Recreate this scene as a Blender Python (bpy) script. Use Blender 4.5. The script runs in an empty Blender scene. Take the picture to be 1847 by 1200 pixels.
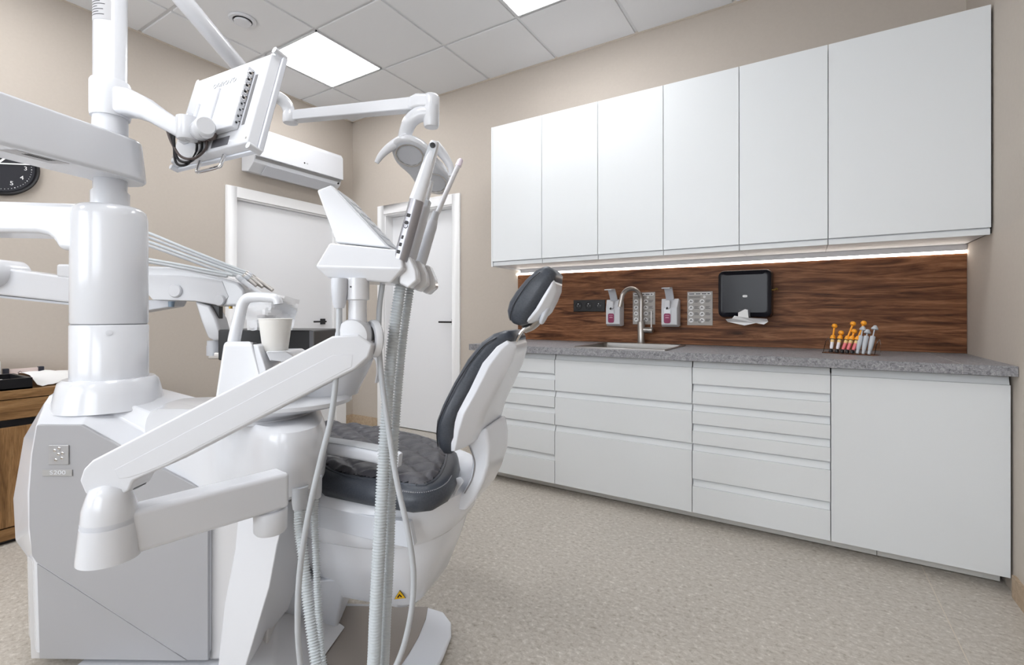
import bpy, bmesh, math, random
from mathutils import Vector, Matrix
random.seed(7)
C = bpy.context.scene
COL = C.collection
EYE = 1.07                       # lens height above the floor, metres
FOC, CXP, HYP = 862.3, 923.5, 566.6
YAW = math.radians(31.668)
FW = Vector((-math.sin(YAW), math.cos(YAW), 0)); RT = Vector((math.cos(YAW), math.sin(YAW), 0)); UP = Vector((0, 0, 1))

# ------------------------------------------------------------------ camera, world, lights, exposure
cam = bpy.data.cameras.new('camera'); co = bpy.data.objects.new('camera', cam); COL.objects.link(co)
cam.sensor_width = 36.0; cam.lens = 36.0 * FOC / 1847.0
cam.shift_x = 0.0; cam.shift_y = -(600.0 - HYP) / 1847.0
cam.clip_start = 0.02
co.location = (0, 0, EYE); co.rotation_euler = (math.pi / 2, 0, YAW)
C.camera = co
C.view_settings.view_transform = 'Standard'; C.view_settings.look = 'None'
C.view_settings.exposure = 0.17; C.view_settings.gamma = 1.0; C.view_settings.use_curve_mapping = False
PANEL_W = 12.0      # emission of the ceiling LED panels
LED_W = 9.0
SKY_W = 3.2
w = bpy.data.worlds.new('world'); C.world = w; w.use_nodes = True
bg = w.node_tree.nodes['Background']; bg.inputs['Color'].default_value = (0.88, 0.94, 1.0, 1); bg.inputs['Strength'].default_value = SKY_W

def win_light(name, loc, rot, sx, sy, power, col=(0.93, 0.96, 1.0)):
    l = bpy.data.lights.new(name, 'AREA'); l.shape = 'RECTANGLE'; l.size = sx; l.size_y = sy; l.energy = power; l.color = col
    o = bpy.data.objects.new(name, l); COL.objects.link(o); o.location = loc; o.rotation_euler = rot
    return o
# daylight coming through the two windows of the wall behind the camera
win_light('window_daylight', (-2.35, -1.66, 1.65), (math.radians(90), 0, 0), 1.5, 1.5, 16)
win_light('window_daylight', (-0.35, -1.66, 1.65), (math.radians(90), 0, 0), 1.5, 1.5, 16)

# ------------------------------------------------------------------ materials
MATS = {}
def mat(name, col, rough=0.4, metal=0.0, coat=0.0, spec=0.5, emis=None, es=0.0, trans=0.0, ior=1.45, alpha=1.0, sheen=0.0):
    if name in MATS: return MATS[name]
    m = bpy.data.materials.new(name); m.use_nodes = True
    b = m.node_tree.nodes['Principled BSDF']
    b.inputs['Base Color'].default_value = (*col, 1); b.inputs['Roughness'].default_value = rough
    b.inputs['Metallic'].default_value = metal; b.inputs['Coat Weight'].default_value = coat
    b.inputs['Coat Roughness'].default_value = 0.08
    b.inputs['Specular IOR Level'].default_value = spec; b.inputs['IOR'].default_value = ior
    b.inputs['Transmission Weight'].default_value = trans; b.inputs['Alpha'].default_value = alpha
    if emis: b.inputs['Emission Color'].default_value = (*emis, 1); b.inputs['Emission Strength'].default_value = es
    MATS[name] = m; return m
def nodes(m):
    nt = m.node_tree; return nt, nt.nodes, nt.links, nt.nodes['Principled BSDF']
def noisy(name, stops, scale=(1, 1, 1), nscale=8.0, detail=6.0, rough=0.5, bump=0.0, distort=0.0, coat=0.0, rot=(0, 0, 0), nrough=0.6, spec=0.5):
    m = mat(name, (0.5, 0.5, 0.5), rough, coat=coat, spec=spec); nt, N, L, b = nodes(m)
    tc = N.new('ShaderNodeTexCoord'); mp = N.new('ShaderNodeMapping'); mp.inputs['Scale'].default_value = scale; mp.inputs['Rotation'].default_value = rot
    no = N.new('ShaderNodeTexNoise'); no.inputs['Scale'].default_value = nscale; no.inputs['Detail'].default_value = detail
    no.inputs['Roughness'].default_value = nrough; no.inputs['Distortion'].default_value = distort
    cr = N.new('ShaderNodeValToRGB')
    e = cr.color_ramp.elements
    while len(e) > 1: e.remove(e[-1])
    e[0].position = stops[0][0]; e[0].color = (*stops[0][1], 1)
    for p, c in stops[1:]:
        x = e.new(p); x.color = (*c, 1)
    L.new(tc.outputs['Object'], mp.inputs[0]); L.new(mp.outputs[0], no.inputs['Vector']); L.new(no.outputs['Fac'], cr.inputs[0]); L.new(cr.outputs[0], b.inputs['Base Color'])
    if bump:
        bp = N.new('ShaderNodeBump'); bp.inputs['Strength'].default_value = bump; bp.inputs['Distance'].default_value = 0.002
        L.new(no.outputs['Fac'], bp.inputs['Height']); L.new(bp.outputs[0], b.inputs['Normal'])
    return m
def s(r, g, b_):
    f = lambda c: (c / 255 / 12.92) if c / 255 <= 0.04045 else ((c / 255 + 0.055) / 1.055) ** 2.4
    return (f(r), f(g), f(b_))

WHITE = mat('white_plastic', s(215, 217, 222), 0.2, coat=0.35)
WHITE2 = mat('white_satin_plastic', s(213, 215, 220), 0.38)
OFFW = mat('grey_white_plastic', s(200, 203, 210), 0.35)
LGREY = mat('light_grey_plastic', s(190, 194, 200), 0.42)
PANELG = mat('grey_satin_panel', s(163, 163, 166), 0.3, coat=0.1)
SIDEG = mat('warm_grey_plastic', s(200, 199, 200), 0.35)
LACQ = mat('white_lacquer', s(229, 233, 236), 0.42)
LACQ2 = mat('white_carcass_board', s(232, 234, 238), 0.5)
DOORW = mat('white_door_paint', s(232, 233, 236), 0.4)
TRIMW = mat('white_trim_paint', s(238, 238, 239), 0.35)
BLACK = mat('black_plastic', s(18, 18, 22), 0.35)
BLACKG = mat('black_gloss', s(12, 12, 18), 0.12, coat=0.3)
SMOKE = mat('smoky_black_cover', s(20, 20, 28), 0.22, spec=0.3)
DARKL = noisy('dark_grey_leather', [(0.3, s(60, 65, 74)), (0.7, s(74, 79, 88))], nscale=240, detail=3, rough=0.36, bump=0.12)
QUILT = noisy('quilted_grey_leather', [(0.3, s(70, 70, 76)), (0.7, s(82, 82, 88))], nscale=240, detail=3, rough=0.42, bump=0.12)
THREAD = mat('grey_thread', s(150, 152, 158), 0.7)
CHROME = mat('chrome', (0.75, 0.75, 0.76), 0.12, metal=1.0)
STEEL = mat('brushed_steel', (0.46, 0.44, 0.42), 0.3, metal=1.0)
SILVER = mat('silver_aluminium', s(160, 160, 166), 0.34, metal=0.85)
HOSE = mat('grey_hose_rubber', s(196, 202, 206), 0.5)
CABLE = mat('grey_cable', s(180, 184, 189), 0.4)
TAUPE = mat('taupe_plate', s(158, 149, 142), 0.22, coat=0.2)
TILEC = mat('ceiling_tile_white', s(222, 223, 225), 0.9)
GRIDC = mat('ceiling_grid_white', s(212, 213, 215), 0.6)
LEDP = mat('led_panel', (1, 1, 1), 0.5, emis=(0.985, 0.99, 1.0), es=PANEL_W)
LEDS = mat('led_strip_light', (1, 1, 1), 0.5, emis=(1.0, 0.90, 0.80), es=LED_W)
WALLM = noisy('beige_wall_paint', [(0.3, s(188, 179, 169)), (0.7, s(191, 182, 172))], nscale=60, detail=4, rough=0.75, bump=0.04)
FLOORM = noisy('beige_vinyl_floor', [(0.30, s(144, 135, 123)), (0.45, s(182, 175, 165)), (0.56, s(192, 186, 177)), (0.70, s(226, 221, 213))], scale=(1.0, 1.3, 1), nscale=54, detail=9, rough=0.42, bump=0.06, nrough=0.72, distort=0.5)
BASEB = noisy('stone_look_baseboard', [(0.3, s(160, 138, 114)), (0.7, s(196, 176, 152))], nscale=60, detail=8, rough=0.5, nrough=0.75)
STONE = noisy('grey_stone_laminate', [(0.34, s(62, 62, 66)), (0.42, s(122, 122, 127)), (0.55, s(158, 158, 162)), (0.70, s(196, 196, 199))], nscale=64, detail=10, rough=0.42, nrough=0.8, distort=1.4, spec=0.3)
CARD = mat('grey_card', s(176, 172, 168), 0.5)
PAPER = mat('white_paper', s(240, 240, 240), 0.8)
INK = mat('dark_ink', s(70, 70, 72), 0.7)
BLUISH = mat('bluish_white_frame', s(232, 236, 245), 0.3)
MAGENTA = mat('magenta_label', s(140, 38, 84), 0.4)
GLASS = mat('clear_acrylic', (0.95, 0.97, 0.97), 0.04, trans=1.0, ior=1.2)
LENS = mat('lamp_glass', (0.85, 0.85, 0.85), 0.05, metal=0.8)
ORANGE = mat('orange_plastic', s(250, 166, 40), 0.35)
PINK = mat('pink_gel', s(232, 120, 126), 0.3)
SYRW = mat('white_barrel', s(236, 232, 236), 0.3)
GREYP = mat('silver_grey_plastic', s(190, 194, 200), 0.3)
CUPM = mat('paper_cup_white', s(226, 224, 220), 0.7)
FILM = mat('white_plastic_film', s(238, 240, 244), 0.3, alpha=0.85)
YELLOW = mat('yellow_sticker', s(240, 190, 30), 0.5)
LABELG = mat('label_grey', s(190, 190, 193), 0.5)
BLUEG = mat('blue_grey_plastic', s(120, 138, 155), 0.4)
BRASS = mat('brass_knob', s(180, 150, 80), 0.3, metal=0.8)

def wood(name, stops, scale, nscale, distort, rough=0.45):
    m = noisy(name, stops, scale=scale, nscale=nscale, detail=8, rough=rough, distort=distort, nrough=0.62, spec=0.22)
    nt, N, L, b = nodes(m)
    tc = [n for n in N if n.bl_idname == 'ShaderNodeTexCoord'][0]
    mp = N.new('ShaderNodeMapping'); mp.inputs['Scale'].default_value = tuple(v * 7 for v in scale)
    n2 = N.new('ShaderNodeTexNoise'); n2.inputs['Scale'].default_value = nscale * 1.6; n2.inputs['Detail'].default_value = 5
    mx = N.new('ShaderNodeMix'); mx.data_type = 'RGBA'; mx.blend_type = 'MULTIPLY'; mx.inputs['Factor'].default_value = 0.55
    cr2 = N.new('ShaderNodeValToRGB'); cr2.color_ramp.elements[0].position = 0.32; cr2.color_ramp.elements[0].color = (0.45, 0.42, 0.4, 1)
    cr2.color_ramp.elements[1].position = 0.62; cr2.color_ramp.elements[1].color = (1, 1, 1, 1)
    L.new(tc.outputs['Object'], mp.inputs[0]); L.new(mp.outputs[0], n2.inputs['Vector']); L.new(n2.outputs['Fac'], cr2.inputs[0])
    src = b.inputs['Base Color'].links[0].from_socket
    L.new(src, mx.inputs[6]); L.new(cr2.outputs[0], mx.inputs[7]); L.new(mx.outputs[2], b.inputs['Base Color'])
    return m
WALNUT = wood('walnut_veneer', [(0.28, s(62, 38, 24)), (0.44, s(110, 70, 46)), (0.56, s(142, 96, 66)), (0.72, s(170, 122, 88))], (0.8, 1, 10.0), 2.2, 2.2)
OAK = wood('oak_veneer', [(0.3, s(112, 82, 52)), (0.5, s(150, 114, 76)), (0.7, s(176, 140, 98))], (1, 1.0, 12.0), 2.4, 0.7)
OAKV = wood('oak_veneer_upright', [(0.3, s(112, 82, 52)), (0.5, s(150, 114, 76)), (0.7, s(176, 140, 98))], (1, 9.0, 0.8), 2.4, 0.9)

# ------------------------------------------------------------------ geometry helpers
def V(u, d, z):                   # metres right of / in front of the lens, height relative to the lens
    return RT * u + FW * d + UP * (z + EYE)
def P(x, y, d):                   # the point seen at photo position x, y at a distance d
    return V((x - CXP) / FOC * d, d, (HYP - y) / FOC * d)
def atY(x, y, Y):
    r = RT * ((x - CXP) / FOC) + FW + UP * ((HYP - y) / FOC); t = Y / r.y; return Vector((r.x * t, Y, r.z * t + EYE))
def atX(x, y, X):
    r = RT * ((x - CXP) / FOC) + FW + UP * ((HYP - y) / FOC); t = X / r.x; return Vector((X, r.y * t, r.z * t + EYE))
def atZ(x, y, Z):
    r = RT * ((x - CXP) / FOC) + FW + UP * ((HYP - y) / FOC); t = (Z - EYE) / r.z; return Vector((r.x * t, r.y * t, Z))

def smooth_path(pts, n):          # Catmull-Rom, resampled evenly
    pts = [Vector(p) for p in pts]
    if len(pts) == 2: raw = [pts[0].lerp(pts[1], i / 40) for i in range(41)]
    else:
        q = [pts[0] * 2 - pts[1]] + pts + [pts[-1] * 2 - pts[-2]]; raw = []
        for i in range(1, len(q) - 2):
            for k in range(24):
                t = k / 24; a, b, c, d = q[i - 1], q[i], q[i + 1], q[i + 2]
                raw.append(0.5 * ((2 * b) + (c - a) * t + (2 * a - 5 * b + 4 * c - d) * t * t + (3 * b - a - 3 * c + d) * t ** 3))
        raw.append(pts[-1])
    L = [0]
    for a, b in zip(raw, raw[1:]): L.append(L[-1] + (b - a).length)
    out = []; j = 0
    for i in range(n):
        t = L[-1] * i / (n - 1)
        while j < len(L) - 2 and L[j + 1] < t: j += 1
        seg = L[j + 1] - L[j]; out.append(raw[j].lerp(raw[j + 1], 0 if seg < 1e-9 else (t - L[j]) / seg))
    return out, L[-1]

class G:
    def __init__(self): self.v = []; self.f = []
    def add(self, vs, fs):
        o = len(self.v); self.v += [Vector(x) for x in vs]; self.f += [tuple(i + o for i in f) for f in fs]; return self
    def box(self, lo, hi):
        x0, y0, z0 = lo; x1, y1, z1 = hi
        return self.add([(x0, y0, z0), (x1, y0, z0), (x1, y1, z0), (x0, y1, z0), (x0, y0, z1), (x1, y0, z1), (x1, y1, z1), (x0, y1, z1)],
                        [(0, 3, 2, 1), (4, 5, 6, 7), (0, 1, 5, 4), (1, 2, 6, 5), (2, 3, 7, 6), (3, 0, 4, 7)])
    def obox(self, c, ax, ay, az):      # half-axis vectors
        c = Vector(c); ax, ay, az = Vector(ax), Vector(ay), Vector(az)
        vs = [c + sx * ax + sy * ay + sz * az for sz in (-1, 1) for sx, sy in ((-1, -1), (1, -1), (1, 1), (-1, 1))]
        return self.add(vs, [(0, 3, 2, 1), (4, 5, 6, 7), (0, 1, 5, 4), (1, 2, 6, 5), (2, 3, 7, 6), (3, 0, 4, 7)])
    def prism(self, pts, off):
        n = len(pts); pts = [Vector(p) for p in pts]; off = Vector(off)
        return self.add(pts + [p + off for p in pts], [tuple(range(n - 1, -1, -1)), tuple(range(n, 2 * n))] + [(i, (i + 1) % n, n + (i + 1) % n, n + i) for i in range(n)])
    def loft(self, rings, cap0=True, cap1=True):
        n = len(rings[0]); vs = [p for r in rings for p in r]; fs = []
        for k in range(len(rings) - 1):
            for i in range(n):
                fs.append((k * n + i, k * n + (i + 1) % n, (k + 1) * n + (i + 1) % n, (k + 1) * n + i))
        if cap0: fs.append(tuple(range(n - 1, -1, -1)))
        if cap1: fs.append(tuple(range((len(rings) - 1) * n, len(rings) * n)))
        return self.add(vs, fs)
    def tube(self, pts, r, n=14, samples=None, smooth=True, flat=1.0, upv=None, cap=True):
        if smooth: path, ln = smooth_path(pts, samples or max(8, len(pts) * 6))
        else: path = [Vector(p) for p in pts]
        m = len(path)
        rad = (lambda t: r) if not callable(r) else r
        rings = []; prev = None
        for i, p in enumerate(path):
            t = (path[min(i + 1, m - 1)] - path[max(i - 1, 0)]).normalized()
            if prev is None:
                ref = Vector(upv) if upv is not None else (Vector((0, 0, 1)) if abs(t.z) < 0.9 else Vector((1, 0, 0)))
                a = (ref - t * ref.dot(t)).normalized()
            else: a = (prev - t * prev.dot(t)).normalized()
            prev = a; b = t.cross(a); rr = rad(i / (m - 1))
            rings.append([p + a * (rr * math.cos(2 * math.pi * k / n)) + b * (rr * flat * math.sin(2 * math.pi * k / n)) for k in range(n)])
        return self.loft(rings, cap, cap)
    def hose(self, pts, r0, r1, pitch, n=12):
        _, ln = smooth_path(pts, 10); k = int(ln / pitch)
        path, _ = smooth_path(pts, k * 3 + 1); rings = []; prev = None; m = len(path)
        for i, p in enumerate(path):
            t = (path[min(i + 1, m - 1)] - path[max(i - 1, 0)]).normalized()
            ref = prev if prev is not None else (Vector((1, 0, 0)) if abs(t.x) < 0.9 else Vector((0, 1, 0)))
            a = (ref - t * ref.dot(t)).normalized(); prev = a; b = t.cross(a); rr = (r0, r1, r1)[i % 3]
            rings.append([p + a * (rr * math.cos(2 * math.pi * q / n)) + b * (rr * math.sin(2 * math.pi * q / n)) for q in range(n)])
        return self.loft(rings)
    def lathe(self, prof, o, ax=(0, 0, 1), n=32, cap=True):   # prof: (radius, height)
        ax = Vector(ax).normalized(); ref = Vector((0, 0, 1)) if abs(ax.z) < 0.9 else Vector((1, 0, 0))
        a = (ref - ax * ref.dot(ax)).normalized(); b = ax.cross(a); o = Vector(o)
        rings = [[o + ax * h + (a * math.cos(2 * math.pi * k / n) + b * math.sin(2 * math.pi * k / n)) * max(r, 1e-5) for k in range(n)] for r, h in prof]
        return self.loft(rings, cap, cap)
    def obj(self, name, m, parent=None, bevel=0.0, seg=3, smooth=True, sub=0, angle=35, limit=25):
        me = bpy.data.meshes.new(name); bm = bmesh.new()
        vs = [bm.verts.new(v) for v in self.v]
        for f in self.f:
            try: bm.faces.new([vs[i] for i in f])
            except ValueError: pass
        bmesh.ops.recalc_face_normals(bm, faces=bm.faces)
        if bevel > 0:
            bmesh.ops.remove_doubles(bm, verts=bm.verts, dist=1e-5)
            ed = [e for e in bm.edges if len(e.link_faces) == 2 and e.calc_face_angle(0) > math.radians(limit)]
            bmesh.ops.bevel(bm, geom=ed, offset=bevel, offset_type='OFFSET', segments=seg, profile=0.5, affect='EDGES', clamp_overlap=True)
        if sub:
            bmesh.ops.subdivide_edges(bm, edges=bm.edges, cuts=1, use_grid_fill=True)
        bm.to_mesh(me); bm.free()
        if smooth:
            for p in me.polygons: p.use_smooth = True
            me.set_sharp_from_angle(angle=math.radians(angle))
        me.materials.append(m)
        o = bpy.data.objects.new(name, me); COL.objects.link(o)
        if bevel > 0 and smooth:
            wn = o.modifiers.new('weighted', 'WEIGHTED_NORMAL'); wn.keep_sharp = True; wn.weight = 90
        if parent is not None: adopt(o, parent)
        return o

WL = {}                                   # world location of every empty, for parenting
def rootpos(o):
    p = Vector((0, 0, 0))
    while o is not None:
        p += WL.get(o.name, Vector((0, 0, 0))) if o.type == 'EMPTY' else Vector((0, 0, 0))
        o = o.parent
    return p
def adopt(o, parent):
    o.parent = parent
    if parent.type == 'EMPTY': o.matrix_parent_inverse = Matrix.Translation(-rootpos(parent))
def tag(o, label=None, cat=None, group=None, kind=None):
    if label: o['label'] = label
    if cat: o['category'] = cat
    if group: o['group'] = group
    if kind: o['kind'] = kind
    return o
def thing(name, loc, label, cat, group=None, kind=None):
    e = bpy.data.objects.new(name, None); COL.objects.link(e); e.location = loc; e.empty_display_size = 0.05
    WL[e.name] = Vector(loc)
    return tag(e, label, cat, group, kind)
def dup(root, shift, label=None):
    r = root.copy(); COL.objects.link(r); r.location = root.location + Vector(shift); WL[r.name] = Vector(r.location)
    if label: r['label'] = label
    def rec(src, dst):
        for ch in list(src.children):
            c = ch.copy(); COL.objects.link(c); c.parent = dst; rec(ch, c)
    rec(root, r)
    return r
def text(name, body, o, xd, yd, size, m, parent, ext=0.0004, align='CENTER', sx=1.0):
    cu = bpy.data.curves.new(name, 'FONT'); cu.body = body; cu.size = size; cu.extrude = ext; cu.align_x = align; cu.align_y = 'CENTER'
    ob = bpy.data.objects.new(name, cu); COL.objects.link(ob); cu.materials.append(m)
    xd = Vector(xd).normalized(); yd = (Vector(yd) - xd * Vector(yd).dot(xd)).normalized(); zd = xd.cross(yd)
    M = Matrix((xd * sx, yd, zd)).transposed().to_4x4(); M.translation = Vector(o)
    dg = bpy.context.evaluated_depsgraph_get()
    me = bpy.data.meshes.new_from_object(ob.evaluated_get(dg)); me.materials.clear(); me.materials.append(m)
    o2 = bpy.data.objects.new(name, me); COL.objects.link(o2); me.transform(M)
    bpy.data.objects.remove(ob)
    if parent is not None: adopt(o2, parent)
    return o2
def rrect(c, ax, ay, hx, hy, r, n=6):     # rounded rectangle outline
    c = Vector(c); ax = Vector(ax).normalized(); ay = Vector(ay).normalized(); out = []
    for q, (sx, sy) in enumerate(((1, 1), (-1, 1), (-1, -1), (1, -1))):
        for k in range(n):
            a = math.pi / 2 * (q + k / (n - 1))
            out.append(c + ax * (sx * (hx - r) + r * math.cos(a)) + ay * (sy * (hy - r) + r * math.sin(a)))
    return out

# ------------------------------------------------------------------ the room
XL, XR, YK, YB, ZC = -3.8168, 0.671, 3.1907, -1.7, 2.959
tag(G().box((XL - .5, YB - .14, -.1), (XR + .14, YK + .5, 0)).obj('floor', FLOORM, smooth=False), kind='structure')
G().box((XR + .01, YB, 0), (XR + .012, YB + .001, .001))
def slab_with_hole(lo, hi, axis, holes):  # wall as boxes round its openings; axis = wall runs along x or y; holes (a0,a1,z0,z1)
    g = G(); i = 0 if axis == 'x' else 1
    def put(a0, a1, z0, z1):
        if a1 - a0 < 1e-4 or z1 - z0 < 1e-4: return
        l = list(lo); h = list(hi); l[i] = a0; h[i] = a1; l[2] = z0; h[2] = z1; g.box(l, h)
    cur = lo[i]
    for a0, a1, z0, z1 in sorted(holes):
        put(cur, a0, lo[2], hi[2]); put(a0, a1, lo[2], z0); put(a0, a1, z1, hi[2]); cur = a1
    put(cur, hi[i], lo[2], hi[2]); return g
D1 = (2.057, 2.985, 1.985)      # door 1 opening on the left wall: y0, y1, height
D2 = (-3.371, -2.557, 2.002)    # door 2 opening on the kitchen wall
tag(slab_with_hole((XL - .14, YB - .14, 0), (XL, YK + .14, ZC + .2), 'y', [(D1[0], D1[1], 0, D1[2])]).obj('wall_left', WALLM, smooth=False), kind='structure')
tag(slab_with_hole((XL - .14, YK, 0), (XR + .14, YK + .14, ZC + .2), 'x', [(D2[0], D2[1], 0, D2[2])]).obj('wall_back', WALLM, smooth=False), kind='structure')
tag(G().box((XR, YB - .14, 0), (XR + .14, YK, ZC + .2)).obj('wall_right', WALLM, smooth=False), kind='structure')
tag(slab_with_hole((XL, YB - .14, 0), (XR, YB, ZC + .2), 'x', [(-3.1, -1.6, .9, 2.4), (-1.1, .4, .9, 2.4)]).obj('wall_front', WALLM, smooth=False), kind='structure')
for i, (a, b) in enumerate(((-3.1, -1.6), (-1.1, .4))):
    g = G()
    for lo, hi in (((a, YB - .1, .9), (a + .05, YB - .04, 2.4)), ((b - .05, YB - .1, .9), (b, YB - .04, 2.4)), ((a, YB - .1, .9), (b, YB - .04, .95)), ((a, YB - .1, 2.35), (b, YB - .04, 2.4)), (((a + b) / 2 - .03, YB - .1, .9), ((a + b) / 2 + .03, YB - .04, 2.4))):
        g.box(lo, hi)
    o = g.obj('window_%d' % (i + 1), TRIMW, smooth=False); tag(o, kind='structure')
    pane = G().box((a + .03, YB - .072, .93), (b - .03, YB - .068, 2.37)).obj('pane', mat('window_glass', (1, 1, 1), 0.0, trans=1.0, ior=1.01), o, smooth=False)
# baseboards
BH = 0.083
def bb(name, lo, hi): tag(G().box(lo, hi).obj(name, BASEB, smooth=False), kind='structure')
bb('baseboard_left', (XL, YB, 0), (XL + .012, D1[0] - .09, BH))
bb('baseboard_left', (XL, D1[1] + .12, 0), (XL + .012, YK, BH))
bb('baseboard_back', (XL, YK - .012, 0), (D2[0] - .09, YK, BH))
bb('baseboard_back', (D2[1] + .09, YK - .012, 0), (-1.885, YK, BH))
bb('baseboard_right', (XR - .012, YB, 0), (XR, 2.53, BH))
# weld seam of the vinyl
p0, p1 = atZ(1675, 1048, 0), atZ(1742, 1186, 0); dr = (p1 - p0).normalized()
sd = Vector((-dr.y, dr.x, 0)) * .0016
tag(G().prism([p0 - sd - dr * .3, p0 + sd - dr * .3, p1 + sd + dr * .6, p1 - sd + dr * .6], (0, 0, .0006)).obj('trim_1', mat('weld_seam', s(206, 196, 182), .5), smooth=False), kind='structure')

# ceiling: deck, sunken T-grid, and lay-in tiles that hang a little below it
ceil = tag(G().box((XL, YB, ZC + .008), (XR, YK, ZC + .06)).obj('ceiling', GRIDC, smooth=False), kind='structure')
gx = [-2.7725 + .6 * k for k in range(-2, 7)]; gy = [2.6134 + .6 * k for k in range(-8, 2)]
LIGHTS = [(-3.3725, 2.0134), (-1.5725, 2.0134), (-3.3725, .2134), (-1.5725, .2134), (-3.3725, -1.5866), (-1.5725, -1.5866)]
xs = sorted(set([XL] + [x for x in gx if XL + .02 < x < XR - .02] + [XR])); ys = sorted(set([YB] + [y for y in gy if YB + .02 < y < YK - .02] + [YK]))
meshes = {}
for i in range(len(xs) - 1):
    for j in range(len(ys) - 1):
        x0, x1, y0, y1 = xs[i], xs[i + 1], ys[j], ys[j + 1]
        if any(abs(x0 - lx) < .02 and abs(y0 - ly) < .02 for lx, ly in LIGHTS): continue
        a = .011; e = lambda v, w: .02 if abs(v - w) < 1e-6 else a
        X0, X1, Y0, Y1 = x0 + e(x0, XL), x1 - e(x1, XR), y0 + e(y0, YB), y1 - e(y1, YK)
        key = (round(X1 - X0, 3), round(Y1 - Y0, 3)); cx, cy = (X0 + X1) / 2, (Y0 + Y1) / 2
        if key not in meshes:
            hx, hy = (X1 - X0) / 2, (Y1 - Y0) / 2
            o = G().box((-hx, -hy, 0), (hx, hy, .014)).obj('ceiling_tile', TILEC, smooth=False, bevel=.002, seg=1); meshes[key] = o.data
        else:
            o = bpy.data.objects.new('ceiling_tile', meshes[key]); COL.objects.link(o)
        o.location = (cx, cy, ZC - .001); o.parent = ceil
# wall angle round the edge of the ceiling
WALLTRIM = mat('beige_wall_angle', s(206, 196, 184), .6)
for nm, lo, hi in (('trim_2', (XL, YK - .02, ZC - .004), (XR, YK, ZC + .012)), ('trim_3', (XL, YB, ZC - .004), (XL + .02, YK, ZC + .012)), ('trim_4', (XR - .02, YB, ZC - .004), (XR, YK, ZC + .012))):
    tag(G().box(lo, hi).obj(nm, WALLTRIM, smooth=False), kind='structure')
LAB = ['square ceiling light panel above the monitor and operating lamp', 'square ceiling light panel cut by the top edge, above the wall cabinets',
       'square ceiling light panel behind the dental pole', 'square ceiling light panel over the camera', 'square ceiling light panel by the left window', 'square ceiling light panel by the right window']
for k, (lx, ly) in enumerate(LIGHTS):
    t = thing('ceiling_light', (lx + .3, ly + .3, ZC), LAB[k], 'light', 'ceiling light panels')
    g = G(); a, b = .012, .588
    for lo, hi in (((a, a), (b, a + .008)), ((a, b - .008), (b, b)), ((a, a), (a + .008, b)), ((b - .008, a), (b, b))):
        g.box((lx + lo[0], ly + lo[1], ZC - .004), (lx + hi[0], ly + hi[1], ZC + .011))
    g.obj('frame', GRIDC, t, smooth=False)
    G().box((lx + a + .008, ly + a + .008, ZC), (lx + b - .008, ly + b - .008, ZC + .006)).obj('diffuser', LEDP, t, smooth=False)
# ventilation valve
vc = Vector((-3.076, 1.70, ZC - .001))
t = thing('ceiling_vent', vc, 'round white disc ventilation valve in the ceiling tile', 'vent')
G().lathe([(.078, 0), (.082, -.004), (.074, -.012), (.058, -.012), (.054, -.002), (.0, -.002)], vc, n=36, cap=False).obj('ring', WHITE2, t)
G().lathe([(0, -.012), (.046, -.012), (.05, -.018), (.046, -.024), (.02, -.027), (0, -.027)], vc, n=36, cap=False).obj('disc', WHITE2, t)
G().lathe([(0, -.001), (.055, -.001), (.055, -.004), (0, -.004)], vc, n=24, cap=False).obj('dark_throat', BLACK, t)

# doors
def door(name, rect, along, plane, sign, handle_at, hinge):
    a0, a1, h = rect
    pt = (lambda a, q, z: Vector((plane + sign * q, a, z))) if along == 'y' else (lambda a, q, z: Vector((a, plane + sign * q, z)))
    def bx(g, a_0, a_1, q0, q1, z0, z1):
        A, B = pt(a_0, q0, z0), pt(a_1, q1, z1)
        return g.box([min(A[i], B[i]) for i in range(3)], [max(A[i], B[i]) for i in range(3)])
    fr = .083
    g = G()
    bx(g, a0 - fr, a0, -.016, .0, 0, h + fr); bx(g, a1, a1 + fr + (.033 if name == 'door_1' else 0), -.016, 0, 0, h + fr); bx(g, a0, a1, -.016, 0, h, h + fr)
    bx(g, a0, a0 + .012, 0, .135, 0, h); bx(g, a1 - .012, a1, 0, .135, 0, h); bx(g, a0, a1, 0, .135, h - .012, h)
    root = g.obj(name, TRIMW, bevel=.003, seg=2); tag(root, kind='structure')
    q0 = .03 if name == 'door_1' else .09
    bx(G(), a0 + .012, a1 - .012, q0, q0 + .04, .008, h - .014).obj('leaf', DOORW, root, bevel=.002, seg=2)
    bx(G(), a0 + .013, a1 - .013, q0 + .042, q0 + .055, .001, .06).obj('light_blocker', BLACK, root, smooth=False)  # added black box, stops light leaking under the leaf and darkens the gap
    return root, pt, bx, q0
d1, pt, bx, q0 = door('door_1', D1, 'y', XL, -1, None, None)
hy_, hz = 2.868, 1.0
bx(G(), hy_ - .026, hy_ + .026, q0 - .009, q0, hz - .026, hz + .026).obj('handle_rose', BLACK, d1, bevel=.002)
G().tube([pt(hy_, q0 - .005, hz), pt(hy_, q0 - .05, hz), pt(hy_ - .015, q0 - .055, hz), pt(hy_ - .13, q0 - .055, hz)], .008, smooth=False).obj('handle', BLACK, d1)
bx(G(), hy_ - .022, hy_ + .022, q0 - .009, q0, hz - .115, hz - .068).obj('lock_plate', BLACK, d1, bevel=.002)
d2, pt, bx, q0 = door('door_2', D2, 'x', YK, 1, None, None)
hx_ = D2[1] - .055
bx(G(), hx_ - .026, hx_ + .026, q0 - .009, q0, hz - .026, hz + .026).obj('handle_rose', BLACK, d2, bevel=.002)
G().tube([pt(hx_, q0 - .005, hz), pt(hx_, q0 - .05, hz), pt(hx_ - .015, q0 - .055, hz), pt(hx_ - .13, q0 - .055, hz)], .008, smooth=False).obj('handle', BLACK, d2)

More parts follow.
